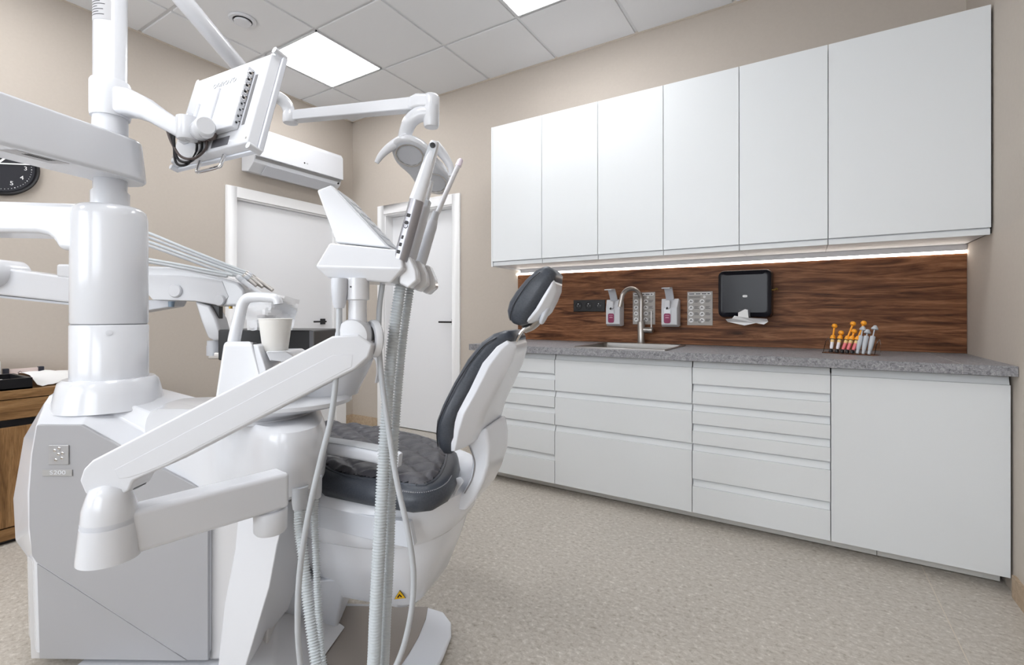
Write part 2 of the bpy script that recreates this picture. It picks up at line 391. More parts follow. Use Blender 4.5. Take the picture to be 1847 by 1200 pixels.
# ------------------------------------------------------------------ wall cabinets
UY = YK - .41; UZ0, UZ1 = .345 + EYE, 1.309 + EYE
ux = [-1.876, -1.486, -1.096, -.700, -.305, .088, .664]
ul = ['leftmost tall white wall cabinet, above the headrest', 'second white wall cabinet from the left end', 'third white wall cabinet from the left, above the tap', 'fourth white wall cabinet from the left, above the soap dispensers',
      'fifth white wall cabinet, above the paper towel dispenser', 'widest white wall cabinet, in the corner above the syringes']
for i in range(6):
    x0, x1 = ux[i], ux[i + 1]
    t = thing('wall_cabinet', ((x0 + x1) / 2, YK - .2, UZ0), ul[i], 'cabinet', 'white wall cabinets')
    G().box((x0 + .001, UY + .02, UZ0 + .0), (x1 - .001, YK, UZ1 - .002)).obj('body', LACQ2, t, smooth=False)
    dz0 = UZ0 + .022
    G().box((x0 + .0015, UY, dz0), (x1 - .0015, UY + .019, UZ1)).obj('door', LACQ, t, bevel=.0015, seg=2)
    G().box((x0 + .002, UY + .010, UZ0 - .008), (x1 - .002, UY + .024, dz0 - .005)).obj('finger_rail', LACQ, t, bevel=.001, seg=1)
t = tag(G().box((ux[0] - .013, UY + .002, UZ0 - .012), (ux[0] - .0005, YK, UZ1 + .002)).obj('cabinet_end_panel', LACQ, bevel=.001, seg=1), 'thin white end panel on the left side of the wall cabinets', 'panel')
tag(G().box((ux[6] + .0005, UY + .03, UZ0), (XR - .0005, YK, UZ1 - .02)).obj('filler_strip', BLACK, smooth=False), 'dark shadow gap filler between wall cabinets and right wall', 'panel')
# walnut splashback and the light strip on its upper edge
SZ0, SZ1 = -.194 + EYE, .300 + EYE
tag(G().box((-1.905, YK - .016, SZ0), (XR - .001, YK - .0005, SZ1)).obj('splashback', WALNUT, bevel=.001, seg=1), 'dark walnut splashback panel between worktop and wall cabinets', 'panel')
t = thing('led_strip', (-.62, YK - .02, SZ1), 'warm glowing light strip along the top of the walnut splashback', 'light')
G().box((-1.917, YK - .02, SZ1 + .0005), (XR - .001, YK - .0005, SZ1 + .014)).obj('diffuser', LEDS, t, smooth=False)
G().box((-1.88, YK - .02, SZ1 + .0145), (XR - .001, YK - .0005, UZ0 - .001)).obj('profile', WHITE2, t, smooth=False)

# ------------------------------------------------------------------ base cabinets
LY = 2.556; LZ0, LZ1 = -1.013 + EYE, -.236 + EYE
lx = [-1.865, -1.278, -.498, .0905, .676]
ll = ['leftmost white base cabinet of six drawers, behind the backrest', 'white base cabinet of three wide drawers under the sink', 'white base cabinet of six drawers left of the single-door cabinet', 'white base cabinet with one large door, by the right wall']
def fronts(kind):
    if kind == 6: hs = [.0, .121, .242, .363, .484, .630, .777]
    hs = {6: [0, .121, .222, .323, .424, .604, .777], 3: [0, .222, .424, .777], 1: [0, .777]}[kind]
    return hs
for i, kind in enumerate((6, 3, 6, 1)):
    x0, x1 = lx[i], min(lx[i + 1], .665)
    t = thing('base_cabinet', ((x0 + x1) / 2, 2.85, LZ0), ll[i], 'cabinet', 'white base cabinets')
    G().box((x0 + .001, LY + .022, LZ0 + .002), (x1 - .001, YK - .02, LZ1 - (.13 if kind == 3 else .03))).obj('body', LACQ2, t, smooth=False)
    hs = fronts(kind); TOP = LZ1
    for a, b in zip(hs, hs[1:]):
        za, zb = TOP - b + .0015, TOP - a - .037       # the front stops short: a finger gap above it
        nm = 'door' if kind == 1 else 'drawer'
        d = G().box((x0 + .0015, LY, za), (x1 - .0015, LY + .019, zb)).obj(nm, LACQ, t, bevel=.0015, seg=2)
        # sloping finger rail above the front
        q = [(LY + .0205, zb + .002), (LY + .016, zb + .0225), (LY + .021, zb + .0225), (LY + .0215, zb + .002)]
        q = [(LY + .008, zb + .0005), (LY + .0185, zb + .0305), (LY + .0215, zb + .0305), (LY + .0215, zb + .0005)]
        G().prism([(x0 + .003, y, z) for y, z in q], (x1 - x0 - .006, 0, 0)).obj('handle_rail', LACQ, d, smooth=False)
for k, (a, b, lab) in enumerate(((-1.85, .262, 'long grey plinth under the base cabinets'), (.264, .655, 'short grey plinth under the single-door cabinet'))):
    tag(G().box((a, LY + .085, .004), (b, LY + .10, LZ0 + .004)).obj('plinth', mat('grey_plinth', s(222, 221, 218), .45), bevel=.001, seg=1), lab, 'plinth', 'kitchen plinths')
# worktop with a hole for the sink
WZ0, WZ1 = -.2345 + EYE, -.1955 + EYE; WY = 2.501
SX0, SX1, SY0, SY1 = -1.165, -.63, 2.575, 3.06
t = thing('worktop', (-.6, 2.84, WZ0), 'grey stone look worktop with a joint near the right wall', 'worktop')
g = G()
for lo, hi in (((-1.872, WY), (SX0 + .012, YK - .0165)), ((SX1 - .012, WY), (.514, YK - .0165)), ((SX0 + .012, WY), (SX1 - .012, SY0 + .012)), ((SX0 + .012, SY1 - .012), (SX1 - .012, YK - .0165))):
    g.box((lo[0], lo[1], WZ0), (hi[0], hi[1], WZ1))
g.obj('slab', STONE, t, smooth=False)
G().box((.5152, WY, WZ0), (XR - .001, YK - .0165, WZ1 - .0004)).obj('end_slab', STONE, t, bevel=.001, seg=1, smooth=False)
G().box((.514, WY + .0005, WZ0 + .001), (.5152, YK - .0165, WZ1 + .0006)).obj('joint_strip', mat('pale_sealant', s(205, 203, 200), .5), t, smooth=False)
# sink
t = thing('sink', ((SX0 + SX1) / 2, (SY0 + SY1) / 2, WZ1), 'rectangular steel inset sink in the worktop', 'sink')
mid = Vector(((SX0 + SX1) / 2, (SY0 + SY1) / 2, 0)); hx, hy = (SX1 - SX0) / 2, (SY1 - SY0) / 2; X, Y = Vector((1, 0, 0)), Vector((0, 1, 0))
def ring(h, ax_, ay_, r): return rrect(mid + Vector((0, 0, WZ1 + h)), X, Y, ax_, ay_, r)
G().loft([ring(.0005, hx, hy, .015), ring(.006, hx, hy, .015), ring(.007, hx - .012, hy - .012, .02), ring(.003, hx - .016, hy - .016, .03), ring(-.13, hx - .0165, hy - .0165, .03), ring(-.15, hx - .04, hy - .04, .03)], False, True).obj('basin', STEEL, t)
G().lathe([(.0, .003), (.03, .003), (.042, .004), (.045, 0)], mid + Vector((0, .05, WZ1 - .1485)), n=24, cap=False).obj('drain', CHROME, t)
# tap
fb = Vector((-.924, 3.112, WZ1 + .0003))
t = thing('sink_tap', fb, 'tall curved brushed steel tap behind the sink', 'tap')
G().lathe([(.0, 0), (.027, 0), (.027, .006), (.024, .009), (.024, .142), (.020, .148), (0, .148)], fb, n=24, cap=False).obj('body', STEEL, t)
tp = []
dirv = Vector((-.62, -.78, 0)).normalized(); r_ = .075
tp = [fb + Vector((0, 0, .14)), fb + Vector((0, 0, .22)), fb + Vector((0, 0, .285))]
for k in range(1, 9):
    a = math.pi * k / 8 * .98; tp.append(fb + Vector((0, 0, .285)) + dirv * (r_ - r_ * math.cos(a)) + UP * (r_ * math.sin(a)))
tp.append(tp[-1] + Vector((0, 0, -.05)) + dirv * .012)
G().tube(tp, .0145, n=16, samples=60).obj('spout', STEEL, t)
G().lathe([(0, .02), (.019, .02), (.019, .078), (.016, .08), (0, .08)], fb + Vector((0, 0, .09)), ax=(1, -.1, 0), n=20, cap=False).obj('valve', STEEL, t)
G().tube([fb + Vector((.068, -.006, .1)), fb + Vector((.068, -.006, .165)), fb + Vector((.068, -.006, .215))], .0055, n=10).obj('lever', STEEL, t)

# ------------------------------------------------------------------ things on the splashback
YW = YK - .0165
def wallbox(x0, x1, z0, z1, dep, off=0.0): return G().box((x0, YW - off - dep, z0), (x1, YW - off - .0005, z1))
def ez(z): return z + EYE
# sockets
t = thing('socket_strip', (-1.31, YW, ez(.055)), 'black triple power socket on walnut, left of the soap dispenser', 'socket')
wallbox(-1.432, -1.194, ez(.016), ez(.1), .010).obj('frame', BLACK, t, bevel=.003)
for k in range(3):
    xc = -1.39 + .077 * k
    so = G().lathe([(.0, -.001), (.021, -.001), (.0235, .0015), (.026, .0015), (.026, -.003)], (xc, YW - .0105, ez(.058)), ax=(0, -1, 0), n=24, cap=False).obj('socket', BLACKG, t)
    G().lathe([(0, 0), (.0035, 0), (.003, .013), (0, .014)], (xc, YW - .011, ez(.071)), ax=(0, -1, 0), n=10, cap=False).obj('earth_pin', CHROME, so)
    for q in (-1, 1): G().lathe([(0, .0012), (.003, .0012), (.003, 0)], (xc + q * .0095, YW - .0115, ez(.058)), ax=(0, -1, 0), n=10, cap=False).obj('contact_hole', mat('contact_glint', s(130, 130, 135), .3), so)
# soap dispensers
def dispenser(x0, label):
    t = thing('soap_dispenser', (x0 + .05, YW, ez(-.08)), label, 'dispenser', 'elbow soap dispensers')
    x1 = x0 + .108; z0, z1 = ez(-.082), ez(.098)
    # tapered body, front a little narrower and leaning
    g = G(); dpt = .075
    r0 = [(x0, YW - .0005, z0 + .004), (x1, YW - .0005, z0 + .004), (x1, YW - .0005, z1 - .008), (x0, YW - .0005, z1 - .008)]
    r1 = [(x0, YW - .045, z0), (x1, YW - .045, z0), (x1, YW - .045, z1), (x0, YW - .045, z1)]
    r2 = [(x0 + .006, YW - dpt, z0 + .014), (x1 - .006, YW - dpt, z0 + .014), (x1 - .006, YW - dpt, z1 - .06), (x0 + .006, YW - dpt, z1 - .06)]
    g.loft([r0, r1, r2]).obj('body', WHITE2, t, bevel=.004)
    b = G().box((x0 + .03, YW - .092, z1 - .062), (x0 + .062, YW - .05, z1 - .012)).obj('pump_head', WHITE2, t, bevel=.004)
    G().tube([(x0 + .046, YW - .09, z1 - .058), (x0 + .046, YW - .098, z1 - .062), (x0 + .046, YW - .1, z1 - .068)], .005, n=8).obj('nozzle', BLACK, b)
    # elbow lever: rises, then bends out
    q = [(.055, z1 - .008), (.075, z1 + .025), (.105, z1 + .062), (.17, z1 + .058), (.17, z1 + .064), (.10, z1 + .07), (.068, z1 + .03), (.045, z1 - .004)]
    G().prism([(x0 + .03, YW - a, z) for a, z in q], (.05, 0, 0)).obj('elbow_lever', OFFW, t, bevel=.0015, seg=2)
    win = G().prism(rrect((x0 + .043, YW - dpt - .0005, z0 + .075), X, UP, .0235, .052, .02), (0, -.0015, 0)).obj('bottle_window', LGREY, t)
    G().prism(rrect((x0 + .043, YW - dpt - .0025, z0 + .097), X, UP, .0205, .026, .014), (0, -.001, 0)).obj('bottle', WHITE, win)
    G().prism(rrect((x0 + .043, YW - dpt - .0025, z0 + .0545), X, UP, .0205, .031, .01), (0, -.0015, 0)).obj('label', MAGENTA, win)
    for zz, ww in ((.072, .013), (.06, .010), (.056, .012)): G().box((x0 + .043 - ww, YW - dpt - .005, z0 + zz), (x0 + .043 + ww, YW - dpt - .0041, z0 + zz + .0025)).obj('print_line', mat('pale_print', s(226, 170, 190), .6), win, smooth=False)
    return t
a = dispenser(-1.168, 'white elbow soap dispenser beside the sockets, behind the tap')
b = dispenser(-.797, 'white elbow soap dispenser between the two hand hygiene cards')
# hand-washing cards
def poster(x0, x1, z0, z1, label):
    t = thing('instruction_card', ((x0 + x1) / 2, YW, z0), label, 'card', 'hand hygiene cards')
    wallbox(x0, x1, z0, z1, .003).obj('board', CARD, t, bevel=.0005, seg=1)
    yf = YW - .003; W = x1 - x0; H = z1 - z0
    hd = wallbox(x0 + .006, x1 - .01, z1 - .022, z1 - .007, .0008, .003).obj('title_bar', PAPER, t, smooth=False)
    xx = x0 + .01
    for ww in (.034, .03, .028, .014):
        k = ww * W / .15
        wallbox(xx, xx + k, z1 - .0175, z1 - .0115, .0004, .0039).obj('title_word', INK, hd, smooth=False); xx += k + .006
    G().lathe([(0, 0), (.008, 0), (.008, .0006), (0, .0006)], (x0 + W * .68, yf - .0004, z1 - .034), ax=(0, -1, 0), n=16, cap=False).obj('logo_disc', PAPER, t)
    g = G()
    for k in range(3): g.box((x0 + .012, yf - .0009, z1 - .031 - .0045 * k), (x0 + .012 + W * .45, yf - .0004, z1 - .0295 - .0045 * k))
    for c in range(2):
        for r in range(4):
            zc = z1 - .062 - r * .0395 * H / .212; xc = x0 + W * (.15 + .44 * c)
            d = G().lathe([(0, 0), (.0145, 0), (.0145, .0008), (0, .0008)], (xc, yf - .0004, zc), ax=(0, -1, 0), n=20, cap=False).obj('pictogram', PAPER, t)
            G().tube([(xc - .007, yf - .0015, zc - .006), (xc - .002 + .003 * ((r + c) % 2), yf - .0015, zc + .005), (xc + .003, yf - .0015, zc - .002), (xc + .008, yf - .0015, zc + .001 - .003 * (r % 2))], .0018, n=6).obj('hand_drawing', INK, d)
            for k in range(3): g.box((xc + .02, yf - .0009, zc + .006 - .006 * k), (xc + .02 + (.030, .026, .020)[(k + r) % 3], yf - .0004, zc + .0085 - .006 * k))
    o = g.obj('small_print', INK, t, smooth=False); o['kind'] = 'stuff'
    G().tube([(x0 + W * .5 - .008, yf - .001, z0 + .022), (x0 + W * .5, yf - .001, z0 + .027), (x0 + W * .5 + .008, yf - .001, z0 + .022), (x0 + W * .5, yf - .001, z0 + .016), (x0 + W * .5 - .008, yf - .001, z0 + .022)], .0012, n=6).obj('emblem', INK, t)
poster(-.999, -.850, ez(-.069), ez(.145), 'grey hand hygiene card partly hidden behind the tap')
poster(-.647, -.497, ez(-.071), ez(.141), 'grey hand hygiene card next to the paper towel dispenser')
# towel dispenser
t = thing('towel_dispenser', (-.31, YW, ez(-.03)), 'black paper towel dispenser with a white towel hanging out', 'dispenser')
tx0, tx1, tz0, tz1 = -.452, -.166, ez(-.022), ez(.258)
tc_ = Vector(((tx0 + tx1) / 2, 0, (tz0 + tz1) / 2)); HX, HZ = (tx1 - tx0) / 2, (tz1 - tz0) / 2
def tr(y, hx_, hz_, r, dz=0): return rrect(Vector((tc_.x, YW - y, tc_.z + dz)), X, UP, hx_, hz_, r)
G().loft([tr(.0005, HX, HZ, .03), tr(.05, HX, HZ, .03), tr(.085, HX - .004, HZ - .004, .03)]).obj('back_case', BLACK, t)
G().loft([tr(.0855, HX - .002, HZ - .002, .03), tr(.11, HX - .004, HZ - .006, .03), tr(.122, HX - .03, HZ - .03, .02)]).obj('cover', SMOKE, t, bevel=.004)
# mouth, towel, key, badge
mo = G().prism([(tc_.x - .03, YW - .1222, tz0 + .004), (tc_.x + .032, YW - .1222, tz0 + .004), (tc_.x + .03, YW - .1222, tz0 + .05), (tc_.x - .028, YW - .1222, tz0 + .05)], (0, -.001, 0)).obj('mouth', mat('dark_mouth', s(60, 60, 66), .5), t, smooth=False)
tw = [(-.1, -.012, .055), (-.05, -.03, .075), (-.02, -.02, .03), (.02, -.042, .02), (.09, -.022, .03), (.125, -.004, .06), (.055, .002, .10), (.028, .045, .127), (.0, .048, .127), (-.03, .03, .127), (-.03, .003, .128), (-.055, .008, .12)]
tw = [(-.098, -.008), (-.09, -.024), (.0, -.045), (.06, -.03), (.1, -.038), (.122, -.022), (.118, -.005), (.024, .0), (.02, .046), (.006, .05), (-.03, .03), (-.03, .008), (-.05, .012), (-.062, -.004)]
G().prism([(tc_.x + a, YW - .126 + (.03 if b < -.01 else 0), tz0 + b) for a, b in tw], (0, -.004, 0)).obj('paper_towel', PAPER, t, smooth=False)
G().tube([(tx1 - .004, YW - .07, tc_.z + .02), (tx1 + .008, YW - .07, tc_.z + .02), (tx1 + .018, YW - .074, tc_.z + .028), (tx1 + .024, YW - .08, tc_.z + .02)], .004, n=8).obj('key', BRASS, t)
bd = G().prism(rrect((tc_.x + .005, YW - .1222, tc_.z - .015), X, UP, .0125, .0065, .006), (0, -.0012, 0)).obj('badge', PAPER, t, smooth=False)
text('badge_text', 'TORK', (tc_.x + .005, YW - .1236, tc_.z - .015), X, UP, .007, INK, bd)
# ------------------------------------------------------------------ syringes in an acrylic rack
ra, rb_ = Vector((.072, 2.855, WZ1 + .0004)), Vector((.262, 2.772, WZ1 + .0004))
rd = (rb_ - ra).normalized(); rn = Vector((-rd.y, rd.x, 0))
rl = (rb_ - ra).length
t = thing('syringe_rack', (ra + rb_) / 2, 'clear acrylic rack holding dental syringes on the worktop', 'rack')
g = G().obox(ra + rd * rl / 2 + rn * .035 + UP * .0025, rd * (rl / 2 + .006), rn * .04, UP * .0025); g.obj('base', GLASS, t, smooth=False)
for e_, nm in ((-.004, 'side'), (rl + .004, 'side')):
    q = [ra + rd * e_ + rn * .0 + UP * .0055, ra + rd * e_ + rn * .07 + UP * .0055, ra + rd * e_ + rn * .075 + UP * .05, ra + rd * e_ + rn * .06 + UP * .075, ra + rd * e_ + rn * .03 + UP * .06]
    G().prism(q, rd * .003).obj(nm, GLASS, t, smooth=False)
G().obox(ra + rd * rl / 2 + rn * .072 + UP * .066, rd * (rl / 2 + .006), rn * .0015, UP * .004).obj('rail', GLASS, t, smooth=False)
def syringe(pos, tilt, h, kind, label):
    ax = (UP + rn * .28 + rd * tilt).normalized()
    t = thing('dental_syringe', pos, label, 'syringe', 'dental syringes in the rack')
    if kind == 'grey':
        G().lathe([(0, 0), (.006, 0), (.0065, .014), (.007, .018), (.0085, .022), (.0105, .05), (.0105, .085), (.009, .088), (0, .088)], pos, ax, n=16, cap=False).obj('barrel', GREYP, t)
        G().lathe([(0, .087), (.003, .087), (.003, h), (0, h)], pos, ax, n=10, cap=False).obj('plunger', GREYP, t)
        G().lathe([(0, h), (.013, h + .001), (.014, h + .006), (.006, h + .02), (0, h + .022)], pos, ax, n=16, cap=False).obj('thumb_rest', GREYP, t)
        G().lathe([(.0072, .019), (.008, .02), (.008, .022), (.0072, .023)], pos, ax, n=14, cap=False).obj('ring', CABLE, t)
    else:
        G().lathe([(0, 0), (.0085, 0), (.0085, .01), (.005, .016), (0, .016)], pos, ax, n=14, cap=False).obj('cap', BLACK, t)
        G().lathe([(0, .016), (.0055, .016), (.0075, .024), (.0075, .066), (0, .066)], pos, ax, n=14, cap=False).obj('barrel', PINK if kind == 'pink' else SYRW, t)
        G().lathe([(.0076, .05), (.0082, .05), (.0082, .066), (0, .066)], pos, ax, n=14, cap=False).obj('label_band', mat('cream_band', s(240, 205, 140), .4), t)
        G().lathe([(0, .064), (.011, .066), (.0125, .071), (.009, .085), (.005, .088), (0, .088)], pos, ax, n=14, cap=False).obj('finger_flange', ORANGE, t)
        G().lathe([(.0105, .0645), (.0115, .0655), (.0115, .068), (.0105, .068)], pos, ax, n=14, cap=False).obj('dark_ring', BLACK, t)
        G().lathe([(0, .086), (.0042, .086), (.0042, h), (0, h)], pos, ax, n=10, cap=False).obj('plunger', ORANGE, t)
        G().lathe([(0, h - .003), (.005, h - .002), (.0115, h + .004), (.0125, h + .01), (.009, h + .018), (0, h + .021)], pos, ax, n=16, cap=False).obj('thumb_rest', ORANGE, t)
sp = [(.022, .02, .125, 'white', 'leftmost orange syringe, white barrel, standing upright'), (.047, .10, .091, 'white', 'short orange syringe with white barrel, second from left'),
      (.068, .24, .142, 'pink', 'long orange plunger syringe, pink barrel, third from left'), (.089, .20, .102, 'pink', 'short plunger orange syringe with deep pink barrel'),
      (.110, .24, .146, 'pink', 'orange syringe with pink barrel next to the grey ones'), (.131, .1, .115, 'grey', 'grey syringe nearest the orange ones'),
      (.154, .08, .10, 'grey', 'middle grey syringe with lowest thumb rest'), (.177, .1, .12, 'grey', 'rightmost grey syringe in the rack')]
for a_, tl, h, k, lab in sp: syringe(ra + rd * (a_ * rl / .2) + rn * .022 + UP * .0056, tl, h, k, lab)

# ------------------------------------------------------------------ left wall: air conditioner, clock
t = thing('air_conditioner', (XL, 2.5, ez(1.12)), 'white wall air conditioner above the left door', 'air conditioner')
ay0, ay1 = 2.10, 2.91
def acp(prof, y0, y1): return G().prism([(XL + .0005 + a, y0, ez(z)) for a, z in prof], (0, y1 - y0, 0))
acp([(0, 1.135), (0, 1.47), (.12, 1.475), (.17, 1.45), (.185, 1.23), (.17, 1.18), (.09, 1.12)], ay0, ay1).obj('body', WHITE2, t, bevel=.006)
acp([(.186, 1.225), (.172, 1.452), (.182, 1.452), (.205, 1.42), (.208, 1.225)], ay0 - .002, ay1 + .002).obj('front_panel', WHITE2, t, bevel=.004)
acp([(.1, 1.118), (.175, 1.178), (.18, 1.174), (.105, 1.112)], ay0 + .1, ay1 - .06).obj('vane', OFFW, t, bevel=.002)
acp([(.178, 1.205), (.186, 1.222), (.188, 1.222), (.18, 1.204)], ay0 + .01, ay1 - .01).obj('air_slot', mat('slot_grey', s(150, 150, 150), .6), t, smooth=False)
G().lathe([(0, 0), (.007, 0), (.007, .001), (0, .001)], (XL + .2085, 2.515, ez(1.275)), ax=(1, 0, 0), n=16, cap=False).obj('logo_dot', BLACK, t)
text('logo_text', 'LG', (XL + .2095, 2.54, ez(1.275)), (0, 1, 0), UP, .014, INK, t)
G().lathe([(0, 0), (.01, 0), (.01, .002), (0, .002)], (XL + .178, ay1 - .03, ez(1.192)), ax=(.75, 0, -.6), n=14, cap=False).obj('status_window', BLACK, t)

cc = Vector((XL, .752, ez(.829))); CR = .172
t = thing('wall_clock', cc, 'round black wall clock with white numerals, left edge', 'clock')
XA = Vector((1, 0, 0)); YA = Vector((0, 1, 0))
G().lathe([(0, .0005), (CR, .0005), (CR, .03), (CR - .006, .036), (CR - .014, .034), (CR - .02, .022), (0, .022)], cc, XA, n=64, cap=False).obj('case', BLACK, t)
fc = G().lathe([(0, .0225), (CR - .021, .0225), (CR - .021, .024), (0, .024)], cc, XA, n=64, cap=False).obj('dial', mat('dial_dark', s(38, 39, 46), .45), t)
for hnum in range(1, 13):
    an = math.radians(30 * hnum)
    text('numeral', str(hnum), cc + XA * .0245 + YA * (.112 * math.sin(an)) + UP * (.112 * math.cos(an)), YA, UP, .032, PAPER, fc)
g = G()
for k in range(60):
    an = math.radians(6 * k); rr = .0026 if k % 5 == 0 else .0016
    g.lathe([(0, 0), (rr, 0), (rr, .0006), (0, .0006)], cc + XA * .0242 + YA * (.137 * math.sin(an)) + UP * (.137 * math.cos(an)), XA, n=8, cap=False)
o = g.obj('minute_dots', PAPER, fc, smooth=False); o['kind'] = 'stuff'
for nm, ang, ln, wd in (('hour_hand', 38, .085, .0045), ('minute_hand', 78, .132, .0032)):
    an = math.radians(ang); dv = YA * math.sin(an) + UP * math.cos(an); pv = XA.cross(dv)
    G().obox(cc + XA * (.027 if nm == 'hour_hand' else .029) + dv * (ln / 2 - .01), dv * (ln / 2 + .01), pv * wd, XA * .0006).obj(nm, PAPER, t, smooth=False)

# ------------------------------------------------------------------ oak cabinet by the left wall and what lies on it
FX = -3.15; TH = ez(-.357); CY0, CY1 = -.6, 1.08
t = thing('oak_cabinet', ((XL + FX) / 2, .3, 0), 'low oak cabinet with dark gaps under the clock', 'cabinet')
G().box((XL + .013, CY0, .03), (FX - .022, CY1, TH - .062)).obj('body', BLACK, t, smooth=False)
G().box((XL + .0005, CY0, TH - .04), (FX, CY1 + .02, TH)).obj('top', OAK, t, bevel=.002, seg=1)
G().box((FX - .02, CY0, TH - .135), (FX - .001, CY1, TH - .044)).obj('drawer', OAK, t, bevel=.002, seg=1)
for k in range(2): G().box((FX - .02, CY0 + .842 * k, .08), (FX - .001, CY0 + .84 * k + .836, TH - .170)).obj('door', OAKV, t, bevel=.002, seg=1)
G().box((XL + .013, CY0, .02), (FX - .004, CY1, .074)).obj('plinth', OAK, t, smooth=False)
G().box((XL + .02, CY0 + .01, .0), (FX - .03, CY1 - .01, .03)).obj('foot', BLACK, t, smooth=False)
# black tray with a sheet inside
tz = TH + .0005
def onTop(x, y): return atZ(x, y, TH)
t = thing('black_tray', (-3.28, .3, tz), 'black rectangular tray on the oak cabinet', 'tray')
ty1 = 0.745; txf = -3.165
g = G()
for lo, hi in (((txf - .3, -.2), (txf, ty1 - .0)),): g.box((lo[0], lo[1], tz), (hi[0], hi[1], tz + .008))
for lo, hi in (((txf - .3, -.2), (txf - .285, ty1)), ((txf - .015, -.2), (txf, ty1)), ((txf - .285, ty1 - .015), (txf - .015, ty1)), ((txf - .285, -.2), (txf - .015, -.185))): g.box((lo[0], lo[1], tz), (hi[0], hi[1], tz + .052))
g.obj('tray_body', BLACK, t, smooth=False)
tag(G().box((txf - .26, .0, tz + .0085), (txf - .04, ty1 - .05, tz + .030)).obj('paper_stack', PAPER, smooth=False), 'white paper stack lying in the black tray', 'paper')
# crumpled white sheet
nx, ny = 9, 15
vs = []; rnd = random.Random(3)
for j in range(ny):
    for i in range(nx):
        v = j / (ny - 1); u = i / (nx - 1)
        yy = .765 + .31 * v; xx = -3.62 + (.44 - .16 * v) * u
        zz = tz + .006 + .052 * math.sin(math.pi * min(1, max(0, 1.05 - u))) * (0.55 + .45 * math.sin(1.2 + 2.6 * v)) + .006 * rnd.random()
        if i in (0, nx - 1): zz = tz + .002 + .012 * rnd.random()
        vs.append((xx, yy, zz))
fs = [(j * nx + i, j * nx + i + 1, (j + 1) * nx + i + 1, (j + 1) * nx + i) for j in range(ny - 1) for i in range(nx - 1)]
tag(G().add(vs, fs).obj('crumpled_sheet', PAPER, angle=80), 'crumpled white sheet lying beside the black tray', 'paper')
t = thing('card_holder', (-3.7, .83, tz), 'small pink card stand with dark end posts', 'card holder')
G().box((-3.705, .772, tz), (-3.695, .90, tz + .055)).obj('card', mat('pale_pink_card', s(226, 210, 206), .6), t, smooth=False)
for yy in (.765, .905): G().box((-3.715, yy - .012, tz), (-3.685, yy + .012, tz + .060)).obj('post', mat('navy_post', s(36, 38, 50), .4), t, bevel=.004)
text('print', '\u25c7', (-3.6945, .82, tz + .032), YA, UP, .02, INK, t)
t = thing('white_canister', (-3.7, .695, tz), 'white plastic canister at the left edge on the cabinet', 'canister')
G().lathe([(0, 0), (.05, 0), (.052, .02), (.05, .10), (.035, .125), (0, .13)], (-3.70, .695, tz), n=28, cap=False).obj('body', WHITE2, t)

# ------------------------------------------------------------------ the dental unit (turned to face the camera)
def uz(x, y, d): return ((x - CXP) / FOC * d, (HYP - y) / FOC * d)
def PP(lst, d): return [P(x, y, d) for x, y in lst]
unit = thing('dental_unit', V(-1.2, 1.6, -1.07), 'white dental unit cabinet with tall pole, grey front panel and spittoon', 'dental unit')
# housing
r1 = PP([(64, 768), (148, 768), (214, 804), (378, 889), (378, 1040), (378, 1180), (66, 1180), (62, 1018), (52, 960), (50, 890), (56, 820)], 1.425)
r2 = [P(80, 727, 1.51), P(165, 727, 1.51), P(259, 778, 1.50), P(398, 860, 1.50), P(398, 1040, 1.50), P(398, 1150, 1.5), P(52, 1150, 1.5), P(49, 1004, 1.5), P(28, 975, 1.5), P(24, 900, 1.5), P(43, 790, 1.5)]
r3 = [P(88, 713, 1.52), P(190, 713, 1.52), P(275, 745, 1.54), P(440, 800, 1.54), P(440, 1040, 1.54), P(430, 1130, 1.54), P(54, 1135, 1.54), P(52, 1000, 1.54), P(32, 975, 1.54), P(28, 900, 1.54), P(50, 780, 1.54)]
def sh(p, dd, du=0, dz=0): return p + FW * dd + RT * du + UP * dz
r4 = [P(118, 694, 1.78), P(279, 697, 1.76), P(383, 724, 1.74), P(452, 745, 1.72)] + [sh(p, .12, .0) for p in r3[4:]]
G().loft([r1, r2, r3, r4]).obj('housing', WHITE, unit, bevel=.006, seg=3)
# front panel: an upper plate over a slightly recessed lower plate
up = PP([(66, 767), (146, 767), (214, 805), (375, 889), (375, 1192), (338, 1192), (65, 1015), (57, 1003), (52, 950), (52, 890), (57, 820)], 1.418)
G().prism(up, FW * .012).obj('front_panel', PANELG, unit, bevel=.0025, seg=2)
lo = PP([(66, 1017), (338, 1193), (71, 1189)], 1.4225)
G().prism(lo, FW * .02).obj('lower_panel', PANELG, unit, bevel=.002, seg=2)
G().prism([P(49, 1004, 1.44), P(66, 1016, 1.44), P(72, 1189, 1.44), P(55, 1189, 1.44)], FW * .25).obj('lower_skirt', SIDEG, unit, bevel=.003)
# the recessed body below and to the right, and the chamfered lower front
G().loft([[P(378, 895, 1.44), P(500, 905, 1.40), P(480, 1190, 1.36), P(378, 1192, 1.44)], [P(378, 895, 1.75), P(560, 890, 1.75), P(560, 1120, 1.75), P(378, 1130, 1.75)]]).obj('side_body', SIDEG, unit, bevel=.01)
